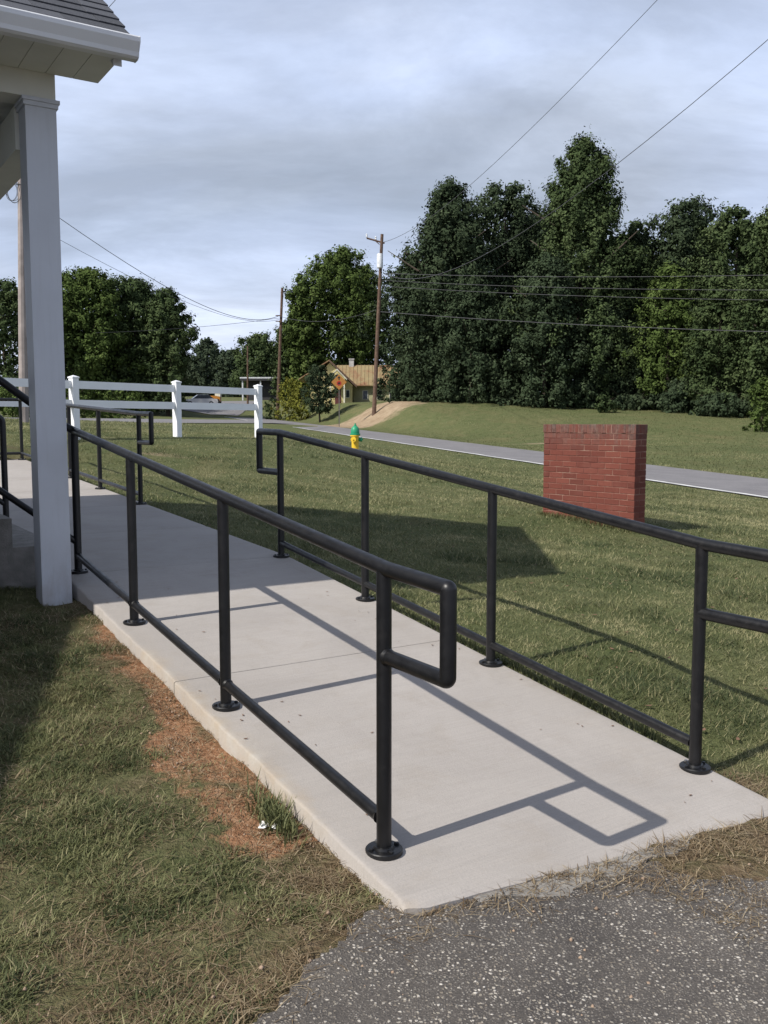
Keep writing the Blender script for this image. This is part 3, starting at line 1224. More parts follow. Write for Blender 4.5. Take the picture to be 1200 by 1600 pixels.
# beams and ceiling
mb = MB()
mb.ubox(3.30, 3.48, -4.6, -.14, 3.262, 3.46)
mb.build('eave_beam', 'soffit_white', hs, org)
mb = MB()
mb.ubox(3.49, 7.0, -.33, -.17, 3.01, 3.255)
mb.build('gable_beam', 'soffit_white', hs, org)
mb = MB()
mb.ubox(7.0, 7.18, -4.6, -.14, 3.262, 3.46)
mb.build('eave_beam', 'soffit_white', hs, org)
mb = MB()
mb.ubox(3.485, 6.995, -4.6, -.175, 3.30, 3.34)
mb.build('porch_ceiling', 'ceiling_paint', hs, org)
# gable wall of the porch
EU0, EU1, PK, PEAKZ, EZ = 2.80, 7.50, 5.15, 5.22, 3.50
sl_ = (PEAKZ - EZ) / (PK - EU0)
mb = MB()
ring = [(3.30, 3.47), (7.18, 3.47), (7.18, 3.47 + .22), (PK, 3.47 + .22 + sl_ * (PK - 3.30) - .0), (3.30, 3.47 + .22)]
mb.prism([W(u, -.30, z) for u, z in ring], [W(u, -.145, z) for u, z in ring])
mb.build('gable_wall', 'siding_white', hs, org)
# soffit panels on the near eave
for k in range(26):
    v1 = .105 - .15 * k
    mb = MB()
    mb.ubox(2.855, 3.296, v1 - .147, v1, 3.405, 3.417)
    mb.build('soffit_panel', 'soffit_white', hs, org)
mb = MB()
mb.ubox(2.86, 3.29, -3.75, .10, 3.4175, 3.45)
mb.build('soffit_backing', 'shadow_gap', hs, org)
# boxed end of the eave (cornice return)
mb = MB()
mb.prism([W(u, .075, z) for u, z in [(2.862, 3.418), (3.292, 3.418), (3.292, 3.72), (2.862, 3.47)]],
         [W(u, .108, z) for u, z in [(2.862, 3.4175), (3.292, 3.4175), (3.292, 3.72), (2.862, 3.47)]])
mb.build('cornice_return', 'soffit_white', hs, org)
mb = MB()
mb.ubox(2.835, 2.856, -4.6, .112, 3.40, 3.50)
mb.build('fascia', 'gutter_metal', hs, org)
# far eave box
mb = MB()
mb.ubox(7.19, 7.46, -4.6, .108, 3.405, 3.46)
mb.build('far_eave_box', 'soffit_white', hs, org)
# K-style gutter
prof = [(2.833, 3.50), (2.833, 3.392), (2.785, 3.392), (2.768, 3.402), (2.762, 3.424), (2.748, 3.448), (2.735, 3.470), (2.733, 3.492), (2.739, 3.500), (2.747, 3.500), (2.747, 3.493), (2.752, 3.470),
        (2.767, 3.447), (2.777, 3.424), (2.787, 3.407), (2.822, 3.406), (2.822, 3.50)]
mb = MB()
n = len(prof)
r0, r1_ = [W(u, -4.6, z) for u, z in prof], [W(u, .175, z) for u, z in prof]
mb.add(r0 + r1_, [(k, (k + 1) % n, n + (k + 1) % n, n + k) for k in range(n)])
gut = mb.build('gutter', 'gutter_metal', hs, org)
cap_ = [(2.833, 3.50), (2.833, 3.390), (2.785, 3.390), (2.767, 3.401), (2.761, 3.424), (2.747, 3.448), (2.734, 3.470), (2.732, 3.494), (2.74, 3.502)]
mb = MB()
mb.prism([W(u, .174, z) for u, z in cap_], [W(u, .181, z) for u, z in cap_])
mb.build('gutter_end_cap', 'gutter_metal', gut, org)


# roof decks
def roof_z(u):
    return EZ + .012 + sl_ * (PK - EU0 - abs(u - PK))


def slab_roof(name, ua, ub, va, vb, fz_, th, m, parent=hs):
    mb = MB()
    mb.hexa([W(ua, va, fz_(ua) - th), W(ua, vb, fz_(ua) - th), W(ub, vb, fz_(ub) - th), W(ub, va, fz_(ub) - th),
             W(ua, va, fz_(ua)), W(ua, vb, fz_(ua)), W(ub, vb, fz_(ub)), W(ub, va, fz_(ub))])
    return mb.build(name, m, parent, org)


rf = slab_roof('porch_roof', 2.80, PK, -4.9, .125, roof_z, .05, 'shingle')
slab_roof('porch_roof', PK + .003, EU1, -4.9, .125, roof_z, .05, 'shingle')
# rake boards
for (ua, ub) in ((2.87, PK - .002), (PK + .002, EU1 - .07)):
    mb = MB()
    f0 = lambda u: roof_z(u) - .055
    mb.hexa([W(ua, .07, f0(ua) - .14), W(ua, .117, f0(ua) - .14), W(ub, .117, f0(ub) - .14), W(ub, .07, f0(ub) - .14),
             W(ua, .07, f0(ua)), W(ua, .117, f0(ua)), W(ub, .117, f0(ub)), W(ub, .07, f0(ub))])
    mb.build('rake_board', 'gutter_metal', hs, org)
# shingles laid one by one over the part of the slope in view
random.seed(5)
ex = .125
cs = 1 / math.sqrt(1 + sl_ ** 2)
shm = []
for q in range(4):
    wd = (.22, .30, .26, .34)[q]
    mb = MB()
    # local: x along v (width), y up-slope, z normal
    mb.hexa([(0, 0, 0), (wd - .004, 0, 0), (wd - .004, .2, 0), (0, .2, 0), (0, 0, .010), (wd - .004, 0, .010), (wd - .004, .2, .004), (0, .2, .004)])
    o = mb.build('shingle', 'shingle', rf)
    shm.append((o.data, wd))
    bpy.data.objects.remove(o)
up_w = Vector((UD[0] * cs, UD[1] * cs, sl_ * cs))
xv = Vector((VD[0], VD[1], 0))
nrm = xv.cross(up_w).normalized()
rotm = Matrix((xv, up_w, nrm)).transposed().to_4x4()
first = True
for row in range(15):
    uu_ = 2.775 + row * ex * cs
    v = -1.5 - random.random() * .2
    while v < .145:
        me_, wd = shm[random.randrange(4)]
        if v + wd > .16:
            me_, wd = shm[1]
            sc_ = (.142 - v) / wd
            if sc_ < .05:
                break
        else:
            sc_ = 1.0
        o = bpy.data.objects.new('shingle', me_)
        link(o, rf)
        z_ = roof_z(2.8) + sl_ * (uu_ - 2.8)
        p = Vector(W(uu_, v, z_)) + nrm * (.004 + .006 + random.random() * .002)
        tilt = Matrix.Rotation(-.03, 4, 'X') @ Matrix.Diagonal((sc_, 1, 1, 1))
        o.matrix_local = Matrix.Translation(p - Vector(org)) @ rotm @ tilt
        v += wd
# main body behind the porch (left of the picture)
HV, HU0, HU1, HPK, HPZ = -4.70, -1.2, 11.5, 5.15, 5.88
hsl = .5
mb = MB()
ring = [(HU0 + .4, .1), (HU1 - .4, .1), (HU1 - .4, HPZ - hsl * (HU1 - .4 - HPK) - .1), (HPK, HPZ - .1), (HU0 + .4, HPZ - hsl * (HPK - HU0 - .4) - .1)]
mb.prism([W(u, -13, z) for u, z in ring], [W(u, HV - .35, z) for u, z in ring])
mb.build('wall', 'siding_white', hs, org)
fz_ = lambda u: HPZ - hsl * abs(u - HPK)
slab_roof('main_roof', HU0, HPK - .002, -13.3, HV, fz_, .09, 'shingle')
slab_roof('main_roof', HPK + .002, HU1, -13.3, HV, fz_, .09, 'shingle')
mb = MB()
mb.ubox(4.3, 5.3, HV - .349, HV - .31, 1.38, 3.35)
dr = mb.build('door', 'door_paint', hs, org)
mb = MB()
mb.ubox(4.4, 4.43, HV - .309, HV - .27, 2.3, 2.42)
mb.build('door_handle', 'zinc', dr, org)
for u_ in (0.2, 9.2):
    mb = MB()
    mb.ubox(u_, u_ + 1.0, HV - .349, HV - .31, 1.5, 2.9)
    w_ = mb.build('window', 'white_vinyl', hs, org)
    mb = MB()
    mb.ubox(u_ + .08, u_ + .92, HV - .309, HV - .30, 1.58, 2.82)
    mb.build('pane', 'glass_dark', w_, org)

# ------------------------------------------------------------------ brick wall
bl = np.array([1.97, 11.5])
brr = np.array([2.79, 10.3])
bdir = np.array([.607, -.7947])
blen = 6 * .212 + .104
brz = math.atan2(bdir[1], bdir[0])
bz0 = 1.43 - 1.285
bw = empty('brick_wall', (brr[0] - bdir[0] * blen, brr[1] - bdir[1] * blen, bz0), brz)
tag(bw, 'short freestanding red brick wall on the lawn beside the road', 'wall')
random.seed(8)
CH, BH_, BD = .0677, .0585, .093
vari = []
for wdt, nm in ((.203, 0), (.203, 1), (.203, 2), (.096, 3), (.1, 4)):
    mb = MB()
    mb.cbox((0, 0, 0), (wdt, BD, BH_), .0025)
    o = mb.build('brick', 'brick', bw)
    for vtx in o.data.vertices:
        vtx.co += Vector((random.uniform(-1, 1), random.uniform(-1, 1), random.uniform(-1, 1))) * .0011
    vari.append(o.data)
    bpy.data.objects.remove(o)
TH = .198
ncour = 17
mb = MB()
mb.box((.007, .0045, 0), (blen - .007, TH - .0045, ncour * CH - .001))
mb.build('mortar', 'mortar', bw)


def brick(me_, x, y, z, rz=0):
    o = bpy.data.objects.new('brick', me_)
    link(o, bw)
    o.location = (x, y + random.uniform(-.0012, .0012), z)
    o.rotation_euler = (0, 0, rz + random.uniform(-.004, .004))


for c_ in range(ncour):
    z = c_ * CH + .004
    for side in (0, 1):
        y = 0 if side == 0 else TH - BD
        x = .004
        xs = []
        if c_ % 2 == 0:
            xs = [(.004 + .212 * k, vari[(k + c_) % 3]) for k in range(6)] + [(.004 + .212 * 6, vari[3])]
        else:
            xs = [(.004, vari[3])] + [(.004 + .104 + .212 * k, vari[(k + c_) % 3]) for k in range(6)]
        for xx, mm in xs:
            if mm is vari[3] and side == 1:
                continue
            if mm is vari[3]:                        # header closing the end, laid across the wall
                o = bpy.data.objects.new('brick', vari[1])
                link(o, bw)
                o.location = (xx + .094, -.002, z)
                o.rotation_euler = (0, 0, math.pi / 2)
                continue
            brick(mm, xx, y, z)
# rowlock course on top
mb = MB()
mb.cbox((0, 0, 0), (.0635, TH + .012, .098), .003)
o = mb.build('brick', 'brick', bw)
rme = o.data
bpy.data.objects.remove(o)
nr = 20
for k in range(nr):
    o = bpy.data.objects.new('brick', rme)
    link(o, bw)
    o.location = (-.004 + k * (blen + .008) / nr + random.uniform(-.001, .001), -.006 + random.uniform(-.003, .003), ncour * CH + .004 + random.uniform(-.001, .001))
mb = MB()
mb.box((.004, -.002, ncour * CH - .001), (blen - .004, TH + .002, ncour * CH + .1005))
mb.build('rowlock_mortar', 'mortar', bw)

# ------------------------------------------------------------------ hydrant
hp = pix(555, 700, 25.0)
hb = (float(hp[0]), float(hp[1]), float(pix(555, 661.5, 25.0)[2]) - .80)
hy = empty('fire_hydrant', hb)
tag(hy, 'yellow fire hydrant with a green bonnet on the lawn near the road', 'hydrant')
mb = MB()
mb.lathe(hb, [(.15, -.1), (.15, .05), (.15, .055), (.095, .06), (.095, .10), (.098, .45), (.135, .455), (.135, .485), (.10, .49)], 18)
smooth_angle(mb.build('barrel', 'hydrant_yellow', hy, hb))
mb = MB()
mb.lathe(hb, [(.10, .487), (.14, .49), (.14, .525), (.112, .53), (.118, .56), (.113, .62), (.095, .68), (.06, .72), (.035, .735), (.033, .745)], 18)
bo = smooth_angle(mb.build('bonnet', 'hydrant_green', hy, hb))
mb = MB()
mb.lathe(hb, [(.042, .745), (.042, .755), (.026, .757), (.022, .80)], 5)
mb.build('operating_nut', 'hydrant_green', bo, hb)
for (dx, dy, r_, mcol) in ((1, .1, .062, 'hydrant_green'), (-.25, -1, .075, 'hydrant_yellow')):
    q = np.array([dx, dy, 0.0])
    q /= np.linalg.norm(q)
    c0 = np.array(hb) + np.array([0, 0, .37])
    mb = MB()
    mb.tube([c0 + q * .06, c0 + q * .14], r_ * .8, 12)
    mb.tube([c0 + q * .14, c0 + q * .185], r_, 12)
    mb.tube([c0 + q * .185, c0 + q * .215], .02, 5)
    smooth_angle(mb.build('nozzle_cap', mcol, hy, hb))

# ------------------------------------------------------------------ white fence
fp = [(-8.37, 12.8), (-6.97, 14.8), (-5.57, 16.8), (-4.17, 18.8), (-2.80, 20.8)]
org = (fp[-1][0], fp[-1][1], 1.05)
fe = empty('white_fence', org)
tag(fe, 'white two-rail vinyl fence at the lawn edge behind the far handrail', 'fence')
fdir = np.array([1.4, 2.0]) / math.hypot(1.4, 2.0)
fnor = np.array([fdir[1], -fdir[0]])


def fbox(mb, a, b_, hw, z0a, z1a, z0b, z1b):
    a, b_ = np.array(a), np.array(b_)
    P_ = []
    for (za, zb_) in ((z0a, z0b), (z1a, z1b)):
        P_ += [(*(a - fnor * hw), za), (*(a + fnor * hw), za), (*(b_ + fnor * hw), zb_), (*(b_ - fnor * hw), zb_)]
    return mb.hexa(P_)


FT = 2.21
for p in fp:
    a, b_ = np.array(p) - fdir * .0635, np.array(p) + fdir * .0635
    mb = MB()
    fbox(mb, a, b_, .0635, tz(*p) - .1, FT, tz(*p) - .1, FT)
    po = mb.build('post', 'white_vinyl', fe, org)
    mb = MB()
    a2, b2 = np.array(p) - fdir * .074, np.array(p) + fdir * .074
    fbox(mb, a2, b2, .074, FT + .0005, FT + .022, FT + .0005, FT + .022)
    mb.add([(*(a2 - fnor * .074), FT + .0225), (*(a2 + fnor * .074), FT + .0225), (*(b2 + fnor * .074), FT + .0225), (*(b2 - fnor * .074), FT + .0225), (*p, FT + .055)],
           [(0, 1, 4), (1, 2, 4), (2, 3, 4), (3, 0, 4), (3, 2, 1, 0)])
    mb.build('cap', 'white_vinyl', po, org)
for i in range(len(fp) - 1):
    a, b_ = np.array(fp[i]) + fdir * .064, np.array(fp[i + 1]) - fdir * .064
    for zc_ in (FT - .115, FT - .455):
        mb = MB()
        fbox(mb, a, b_, .02, zc_ - .07, zc_ + .07, zc_ - .07, zc_ + .07)
        mb.build('rail', 'white_vinyl', fe, org)

# ------------------------------------------------------------------ warning sign
sp_ = pix(530, 655, 77)
sb = (float(sp_[0]), float(sp_[1]), tz(sp_[0], sp_[1]))
sg = empty('warning_sign', sb)
tag(sg, 'yellow diamond stop-ahead sign on a thin post at the far roadside', 'sign')
cz = float(pix(529, 597, 77)[2])
mb = MB()
mb.box((sb[0] - .035, sb[1] + .012, sb[2] - .3), (sb[0] + .035, sb[1] + .06, cz + .5))
mb.build('sign_post', 'steel_post', sg, sb)


def plate(name, ring, y0, y1, m, par):
    mb = MB()
    mb.prism([(sb[0] + x, sb[1] + y0, cz + z) for x, z in ring], [(sb[0] + x, sb[1] + y1, cz + z) for x, z in ring])
    return mb.build(name, m, par, sb)


hd = .64
pl = plate('sign_plate', [(-hd, 0), (0, -hd), (hd, 0), (0, hd)], 0.008, -.004, 'sign_yellow', sg)
plate('octagon_symbol', [(.21 * math.cos(a), -.10 + .21 * math.sin(a)) for a in [math.pi / 8 + k * math.pi / 4 for k in range(8)]], -.0045, -.010, 'sign_red', pl)
plate('octagon_centre', [(.10 * math.cos(a), -.10 + .10 * math.sin(a)) for a in [math.pi / 8 + k * math.pi / 4 for k in range(8)]], -.0105, -.013, 'sign_black', pl)
plate('arrow_symbol', [(-.045, .16), (.045, .16), (.045, .32), (.14, .32), (0, .50), (-.14, .32), (-.045, .32)], -.0045, -.010, 'sign_black', pl)

# ------------------------------------------------------------------ utility poles and wires


def upole(xb, yb, xt, yt, D, rad, m, label, Dt=None):
    b0 = pix(xb, yb, D)
    b0[2] = tz(b0[0], b0[1])
    t0 = pix(xt, yt, D)
    root = empty('utility_pole', tuple(map(float, b0)))
    tag(root, label, 'utility pole', 'utility poles')
    mb = MB()
    mid = b0 * .5 + t0 * .5
    mb.tube([b0 - np.array([0, 0, .4]), mid, t0], rad, 10, True, rad * .68)
    smooth_angle(mb.build('pole_shaft', m, root, tuple(map(float, b0))))
    return root, tuple(map(float, b0)), b0, t0


p1, o1, p1b, p1t = upole(584, 632, 597, 366, 78, .19, 'pole_wood', 'tall wooden utility pole with crossarm and white transformer beside the dark trees')
ca = pix(573, 372, 78)
cb = pix(601, 380, 78)
mb = MB()
dv_ = np.array([0, .06, 0])
for s_ in (0,):
    mb.tube([ca, cb], .075, 6)
arm = mb.build('crossarm', 'pole_wood', p1, o1)
for q in (ca, ca * .5 + cb * .5):
    mb = MB()
    mb.lathe(q, [(.05, .05), (.08, .12), (.05, .2), (.08, .27), (.03, .36)], 8)
    mb.build('insulator', 'transformer', arm, o1)
tr = pix(593.5, 419, 77.6)
mb = MB()
mb.lathe(tr, [(.22, 0), (.25, .04), (.25, 1.08), (.20, 1.16), (.05, 1.18)], 12)
to = smooth_angle(mb.build('transformer', 'transformer', p1, o1))
mb = MB()
mb.tube([tr + np.array([.05, 0, 1.1]), tr + np.array([.05, 0, 1.5])], .05, 6)
mb.build('bushing', 'pole_wood', to, o1)
mb = MB()
mb.tube([pix(593, 382, 77.9), pix(584, 374.5, 77.9)], .035, 5)
mb.build('brace', 'pole_wood', p1, o1)

p2, o2, p2b, p2t = upole(433, 643, 441, 450, 104, .2, 'pole_wood', 'bare wooden utility pole at the road bend, left of the yellow house')
for yy in (493, 502):
    mb = MB()
    q = pix(437, yy, 103.7)
    mb.box(tuple(q - np.array([.45, .05, .05])), tuple(q + np.array([.2, .05, .05])))
    mb.build('bracket', 'pole_wood', p2, o2)
p3, o3, p3b, p3t = upole(387, 640, 387, 541, 118, .14, 'pole_wood', 'thin far utility pole behind the white fence end')
p0, o0, p0b, p0t = upole(37, 656, 33, 258, 28, .145, 'pole_pale', 'pale utility pole partly hidden by the white porch column')
mb = MB()
cc = pix(18, 300, 27.9)
for k in range(5):
    pts = []
    for j in range(25):
        a = 2 * math.pi * j / 24
        pts.append(cc + np.array([(.16 + .015 * k) * math.cos(a) * (.85 if k % 2 else 1) + .02 * k, .05 * math.sin(a + k), (.26 + .014 * k) * math.sin(a) + .02 * (k % 3)]))
    mb.tube(pts, .007, 4, False)
mb.build('wire_coil', 'wire', p0, o0)
mb = MB()
mb.tube([pix(24, 288, 27.9), pix(34, 288, 27.9)], .012, 5)
mb.build('coil_bracket', 'wire', p0, o0)


def wire(a, b_, sag, r0, r1_, label, group='overhead wires', n=26, name='overhead_wire'):
    a, b_ = np.array(a), np.array(b_)
    pts = []
    for i in range(n + 1):
        t = i / n
        p = a * (1 - t) + b_ * t
        p[2] -= sag * 4 * t * (1 - t)
        pts.append(p)
    mb = MB()
    mb.tube(pts, r0 * .8, 5, False, r1_ * .8)
    o = mb.build(name, 'wire', None, tuple(map(float, pts[0])))
    tag(o, label, 'wire', group)
    return o


wire(pix(599, 427, 78), pix(1420, 424, 55), .30, .030, .022, 'topmost of the four level wires crossing in front of the right-hand trees')
wire(pix(597, 438, 78), pix(1420, 452, 55), .30, .026, .020, 'second from the top of the level wires crossing the right-hand trees')
wire(pix(596, 447, 78), pix(1420, 470, 55), .30, .026, .020, 'third from the top of the level wires crossing the right-hand trees')
wire(pix(594, 487, 78), pix(1420, 523, 55), .30, .036, .028, 'lowest and thickest wire crossing the right-hand trees')
wire(pix(600, 428, 78), pix(1420, -130, 15), 2.2, .030, .008, 'sagging wire rising from the transformer pole past the tall tree to the right edge')
wire(pix(600, 378, 78), pix(1150, -130, 17), 1.0, .020, .007, 'thin wire running up over the tree tops to the top picture edge')
wire(pix(437, 493, 104), p0t + np.array([0, 0, -.75]), 1.7, .040, .012, 'heavier wire sagging from the bare pole to the pole behind the column')
wire(pix(436, 499, 104), p0t + np.array([0, 0, -1.55]), 1.2, .024, .008, 'thinner wire just below the heavy one, left of the bare pole')
wire(pix(437, 494, 104), pix(588, 484, 78), .75, .026, .024, 'wire linking the bare pole to the transformer pole in front of the green tree')
wire(pix(436, 497, 104), pix(150, 520, 92), .25, .026, .022, 'faint wire running level from the bare pole to the left trees')
wire(pix(120, 62, 30), pix(215, -40, 22), .05, .012, .009, 'short bit of wire above the porch roof corner')

# ------------------------------------------------------------------ far house
D = 100.0
hb3 = pix(530, 632, D)
hz = tz(hb3[0], hb3[1] + 1)
oh = (float(hb3[0]), float(hb3[1]), hz)
ho = empty('yellow_house', oh)
tag(ho, 'small pale yellow house with rusty tin roof and chimney below the trees', 'house')
S_ = D / FPX


def hx(px):
    return (px - 600) * S_


def hzz(py):
    return float(pix(600, py, D)[2])


Y0 = D
gz = hz - .3
# front gabled wing, wall and roof
ring = [(hx(486), gz), (hx(551), gz), (hx(551), hzz(602)), (hx(516), hzz(567)), (hx(486), hzz(596))]
mb = MB()
mb.prism([(x, Y0, z) for x, z in ring], [(x, Y0 + 7, z) for x, z in ring])
mb.build('wall', 'house_yellow', ho, oh)


def rslab(pts2, y0, y1, th, m, name='roof'):
    (xa, za), (xb, zb_) = pts2
    mb = MB()
    mb.hexa([(xa, y0, za), (xb, y0, zb_), (xb, y1, zb_), (xa, y1, za), (xa, y0, za + th), (xb, y0, zb_ + th), (xb, y1, zb_ + th), (xa, y1, za + th)])
    return mb.build(name, m, ho, oh)


rslab([(hx(516) + .01, hzz(564)), (hx(558), hzz(604))], Y0 - .5, Y0 + 7.5, .12, 'rust_roof')
rslab([(hx(468), hzz(594)), (hx(516), hzz(564))], Y0 - .5, Y0 + 7.5, .12, 'rust_roof')
mb = MB()
(xa, za), (xb, zb_) = (hx(516), hzz(564)), (hx(558), hzz(604))
mb.hexa([(xa, Y0 - .56, za - .14), (xb, Y0 - .56, zb_ - .14), (xb, Y0 - .51, zb_ - .14), (xa, Y0 - .51, za - .14),
         (xa, Y0 - .56, za + .12), (xb, Y0 - .56, zb_ + .12), (xb, Y0 - .51, zb_ + .12), (xa, Y0 - .51, za + .12)])
mb.build('barge_board', 'pole_wood', ho, oh)
# small entrance gable
ring = [(hx(516), hzz(598)), (hx(541), hzz(598)), (hx(528.5), hzz(584))]
mb = MB()
mb.prism([(x, Y0 - 1.3, z) for x, z in ring], [(x, Y0 - .02, z) for x, z in ring])
pg_ = mb.build('entrance_gable', 'house_trim', ho, oh)
for s_ in (-1, 1):
    xa, za, xb, zb_ = hx(528.5), hzz(579.5), hx(528.5 + 15 * s_), hzz(595)
    mb = MB()
    mb.hexa([(xa, Y0 - 1.6, za), (xb, Y0 - 1.6, zb_), (xb, Y0 - .6, zb_), (xa, Y0 - .6, za), (xa, Y0 - 1.6, za + .13), (xb, Y0 - 1.6, zb_ + .13), (xb, Y0 - .6, zb_ + .13), (xa, Y0 - .6, za + .13)])
    mb.build('gable_trim', 'house_trim', pg_, oh)
mb = MB()
mb.box((hx(526.5), Y0 - 1.34, hzz(592)), (hx(531), Y0 - 1.302, hzz(587)))
mb.build('vent', 'sign_black', pg_, oh)
for px_ in (518, 539):
    mb = MB()
    mb.box((hx(px_) - .07, Y0 - 1.25, gz), (hx(px_) + .07, Y0 - 1.1, hzz(598) - .002))
    mb.build('porch_post', 'house_trim', ho, oh)
mb = MB()
mb.box((hx(524), Y0 - .05, gz + .35), (hx(533), Y0 - .005, gz + 2.3))
mb.build('door', 'door_paint', ho, oh)
mb = MB()
mb.box((hx(540.5), Y0 - .05, hzz(622)), (hx(547), Y0 - .005, hzz(609)))
w_ = mb.build('window', 'house_trim', ho, oh)
mb = MB()
mb.box((hx(541.3), Y0 - .075, hzz(621)), (hx(546.2), Y0 - .052, hzz(610)))
mb.build('pane', 'glass_dark', w_, oh)
# right wing : ridge parallel to the road, roof plane facing us
mb = MB()
mb.box((hx(551.4), Y0 + 1.6, gz - .6), (hx(622), Y0 + 6.4, hzz(601)))
mb.build('wing_wall', 'house_shade', ho, oh)
xr0, xr1 = hx(524), hx(626)
ya, yb, yc = Y0 + 1.0, Y0 + 4.0, Y0 + 7.0
za, zb_ = hzz(601), hzz(567)
mb = MB()
mb.add([(xr0, ya, za), (xr1, ya, za), (xr1, yb, zb_), (xr0, yb, zb_), (xr1, yc, za), (xr0, yc, za), (xr0, ya, za - .1), (xr1, ya, za - .1)],
       [(0, 1, 2, 3), (3, 2, 4, 5), (6, 7, 1, 0)])
mb.build('roof', 'rust_roof', ho, oh)
for k in range(17):
    x_ = xr0 + (xr1 - xr0) * (k + .5) / 17
    mb = MB()
    mb.hexa([(x_ - .02, ya, za + .0), (x_ + .02, ya, za), (x_ + .02, yb, zb_), (x_ - .02, yb, zb_), (x_ - .02, ya, za + .05), (x_ + .02, ya, za + .05), (x_ + .02, yb, zb_ + .05), (x_ - .02, yb, zb_ + .05)])
    mb.build('roof_seam', 'rust_roof', ho, oh)
mb = MB()
mb.box((hx(544), yb - .25, hzz(575)), (hx(551.5), yb + .3, hzz(558.5)))
ch = mb.build('chimney', 'chimney_grey', ho, oh)
mb = MB()
mb.box((hx(543.3), yb - .31, hzz(558.4)), (hx(552.2), yb + .36, hzz(556.5)))
mb.build('chimney_cap', 'chimney_grey', ch, oh)
for px_ in (566, 588, 608):
    mb = MB()
    mb.box((hx(px_), Y0 + 1.54, hzz(624)), (hx(px_ + 9), Y0 + 1.595, hzz(609)))
    w_ = mb.build('window', 'house_trim', ho, oh)
    mb = MB()
    mb.box((hx(px_ + 1.2), Y0 + 1.515, hzz(623)), (hx(px_ + 7.8), Y0 + 1.538, hzz(610)))
    mb.build('pane', 'glass_dark', w_, oh)

# ------------------------------------------------------------------ far canopy building, car, machine
D = 140.0
q = pix(408, 630, D)
oc = (float(q[0]), float(q[1]), tz(q[0], q[1]))
cbld = empty('dark_canopy_building', oc)
tag(cbld, 'dark flat-roofed building with a pale roof edge, beyond the white fence', 'building')
x0_, x1_ = (388 - 600) * D / FPX, (436 - 600) * D / FPX
zt_ = float(pix(400, 590, D)[2])
mb = MB()
mb.box((x0_, D, oc[2] - .5), (x1_, D + 8, zt_ - .5))
mb.build('wall', 'canopy_dark', cbld, oc)
mb = MB()
mb.box((x0_ - .8, D - 1.5, zt_ - .499), (x1_ + .5, D + 8.5, zt_ - .1))
mb.build('roof', 'canopy_dark', cbld, oc)
mb = MB()
mb.box((x0_ - .85, D - 1.56, zt_ - .2), (x1_ + .55, D - 1.502, zt_))
mb.build('roof_edge', 'transformer', cbld, oc)
for k in range(3):
    mb = MB()
    xx = x0_ - .5 + k * (x1_ - x0_ + .7) / 2
    mb.box((xx - .1, D - 1.3, oc[2] - .5), (xx + .1, D - 1.1, zt_ - .5))
    mb.build('canopy_post', 'transformer', cbld, oc)
mb = MB()
mb.box((x0_ + 1, D - .06, oc[2] + .1), (x0_ + 2.1, D - .005, oc[2] + 2.2))
mb.build('door', 'door_paint', cbld, oc)


def car(px_, D, ry, paint, label, L=4.4):
    q = pix(px_, 630, D)
    oc = (float(q[0]), float(q[1]), tz(q[0], q[1]) + .07)
    root = empty('parked_car', oc, ry)
    tag(root, label, 'car', 'cars parked in the far lot')
    prof = [(-2.2, .3), (2.15, .3), (2.2, .55), (2.1, .82), (1.05, .95), (-1.5, .98), (-2.15, .92), (-2.22, .6)]
    mb = MB()
    mb.prism([(x, .85, z) for x, z in prof], [(x, -.85, z) for x, z in prof])
    mb.build('body', paint, root)
    cab = [(-1.75, .97), (1.0, .95), (.35, 1.42), (-1.1, 1.45)]
    mb = MB()
    mb.prism([(x, .76 if z < 1.2 else .62, z) for x, z in cab], [(x, -.76 if z < 1.2 else -.62, z) for x, z in cab])
    mb.build('cabin', 'glass_dark', root)
    rf_ = [(-1.12, 1.451), (.36, 1.425), (.3, 1.47), (-1.0, 1.50)]
    mb = MB()
    mb.prism([(x, .62, z) for x, z in rf_], [(x, -.62, z) for x, z in rf_])
    mb.build('roof', paint, root)
    for x in (-1.35, 1.35):
        for y in (-.78, .78):
            mb = MB()
            mb.tube([(x, y - .1, .32), (x, y + .1, .32)], .32, 14)
            wh = mb.build('wheel', 'rubber', root)
            mb = MB()
            mb.tube([(x, y - .105, .32), (x, y + .105, .32)], .19, 10)
            mb.build('rim', 'transformer', wh)
    for y in (-.6, .6):
        mb = MB()
        mb.box((2.13, y - .16, .62), (2.19, y + .16, .76))
        mb.build('headlight', 'paper_white', root)
    return root


car(312, 121, R(200), 'car_white', 'white parked car in the far lot, seen between the white fence rails')
car(250, 126, R(175), 'car_dark', 'dark parked car in the far lot behind the middle fence post')
q = pix(334, 625, 124)
om = (float(q[0]), float(q[1]), tz(q[0], q[1]) + .07)
mc = empty('orange_loader', om)
tag(mc, 'small orange loader with a pale cab beside the white car', 'machine')
mb = MB()
mb.prism([(-.9, -.6, .35), (.9, -.6, .35), (.9, -.6, .95), (.3, -.6, 1.1), (-.9, -.6, 1.1)], [(-.9, .6, .35), (.9, .6, .35), (.9, .6, .95), (.3, .6, 1.1), (-.9, .6, 1.1)])
mb.build('body', 'machine_orange', mc)
mb = MB()
mb.prism([(.25, -.55, 1.1), (.95, -.55, .97), (.9, -.5, 2.0), (.3, -.5, 2.0)], [(.25, .55, 1.1), (.95, .55, .97), (.9, .5, 2.0), (.3, .5, 2.0)])
mb.build('cab', 'house_trim', mc)
mb = MB()
mb.tube([(-.3, -.68, 1.0), (-1.2, -.68, .8), (-1.5, -.68, .3)], .07, 6)
mb.tube([(-.3, .68, 1.0), (-1.2, .68, .8), (-1.5, .68, .3)], .07, 6)
mb.build('lift_arm', 'machine_orange', mc)
mb = MB()
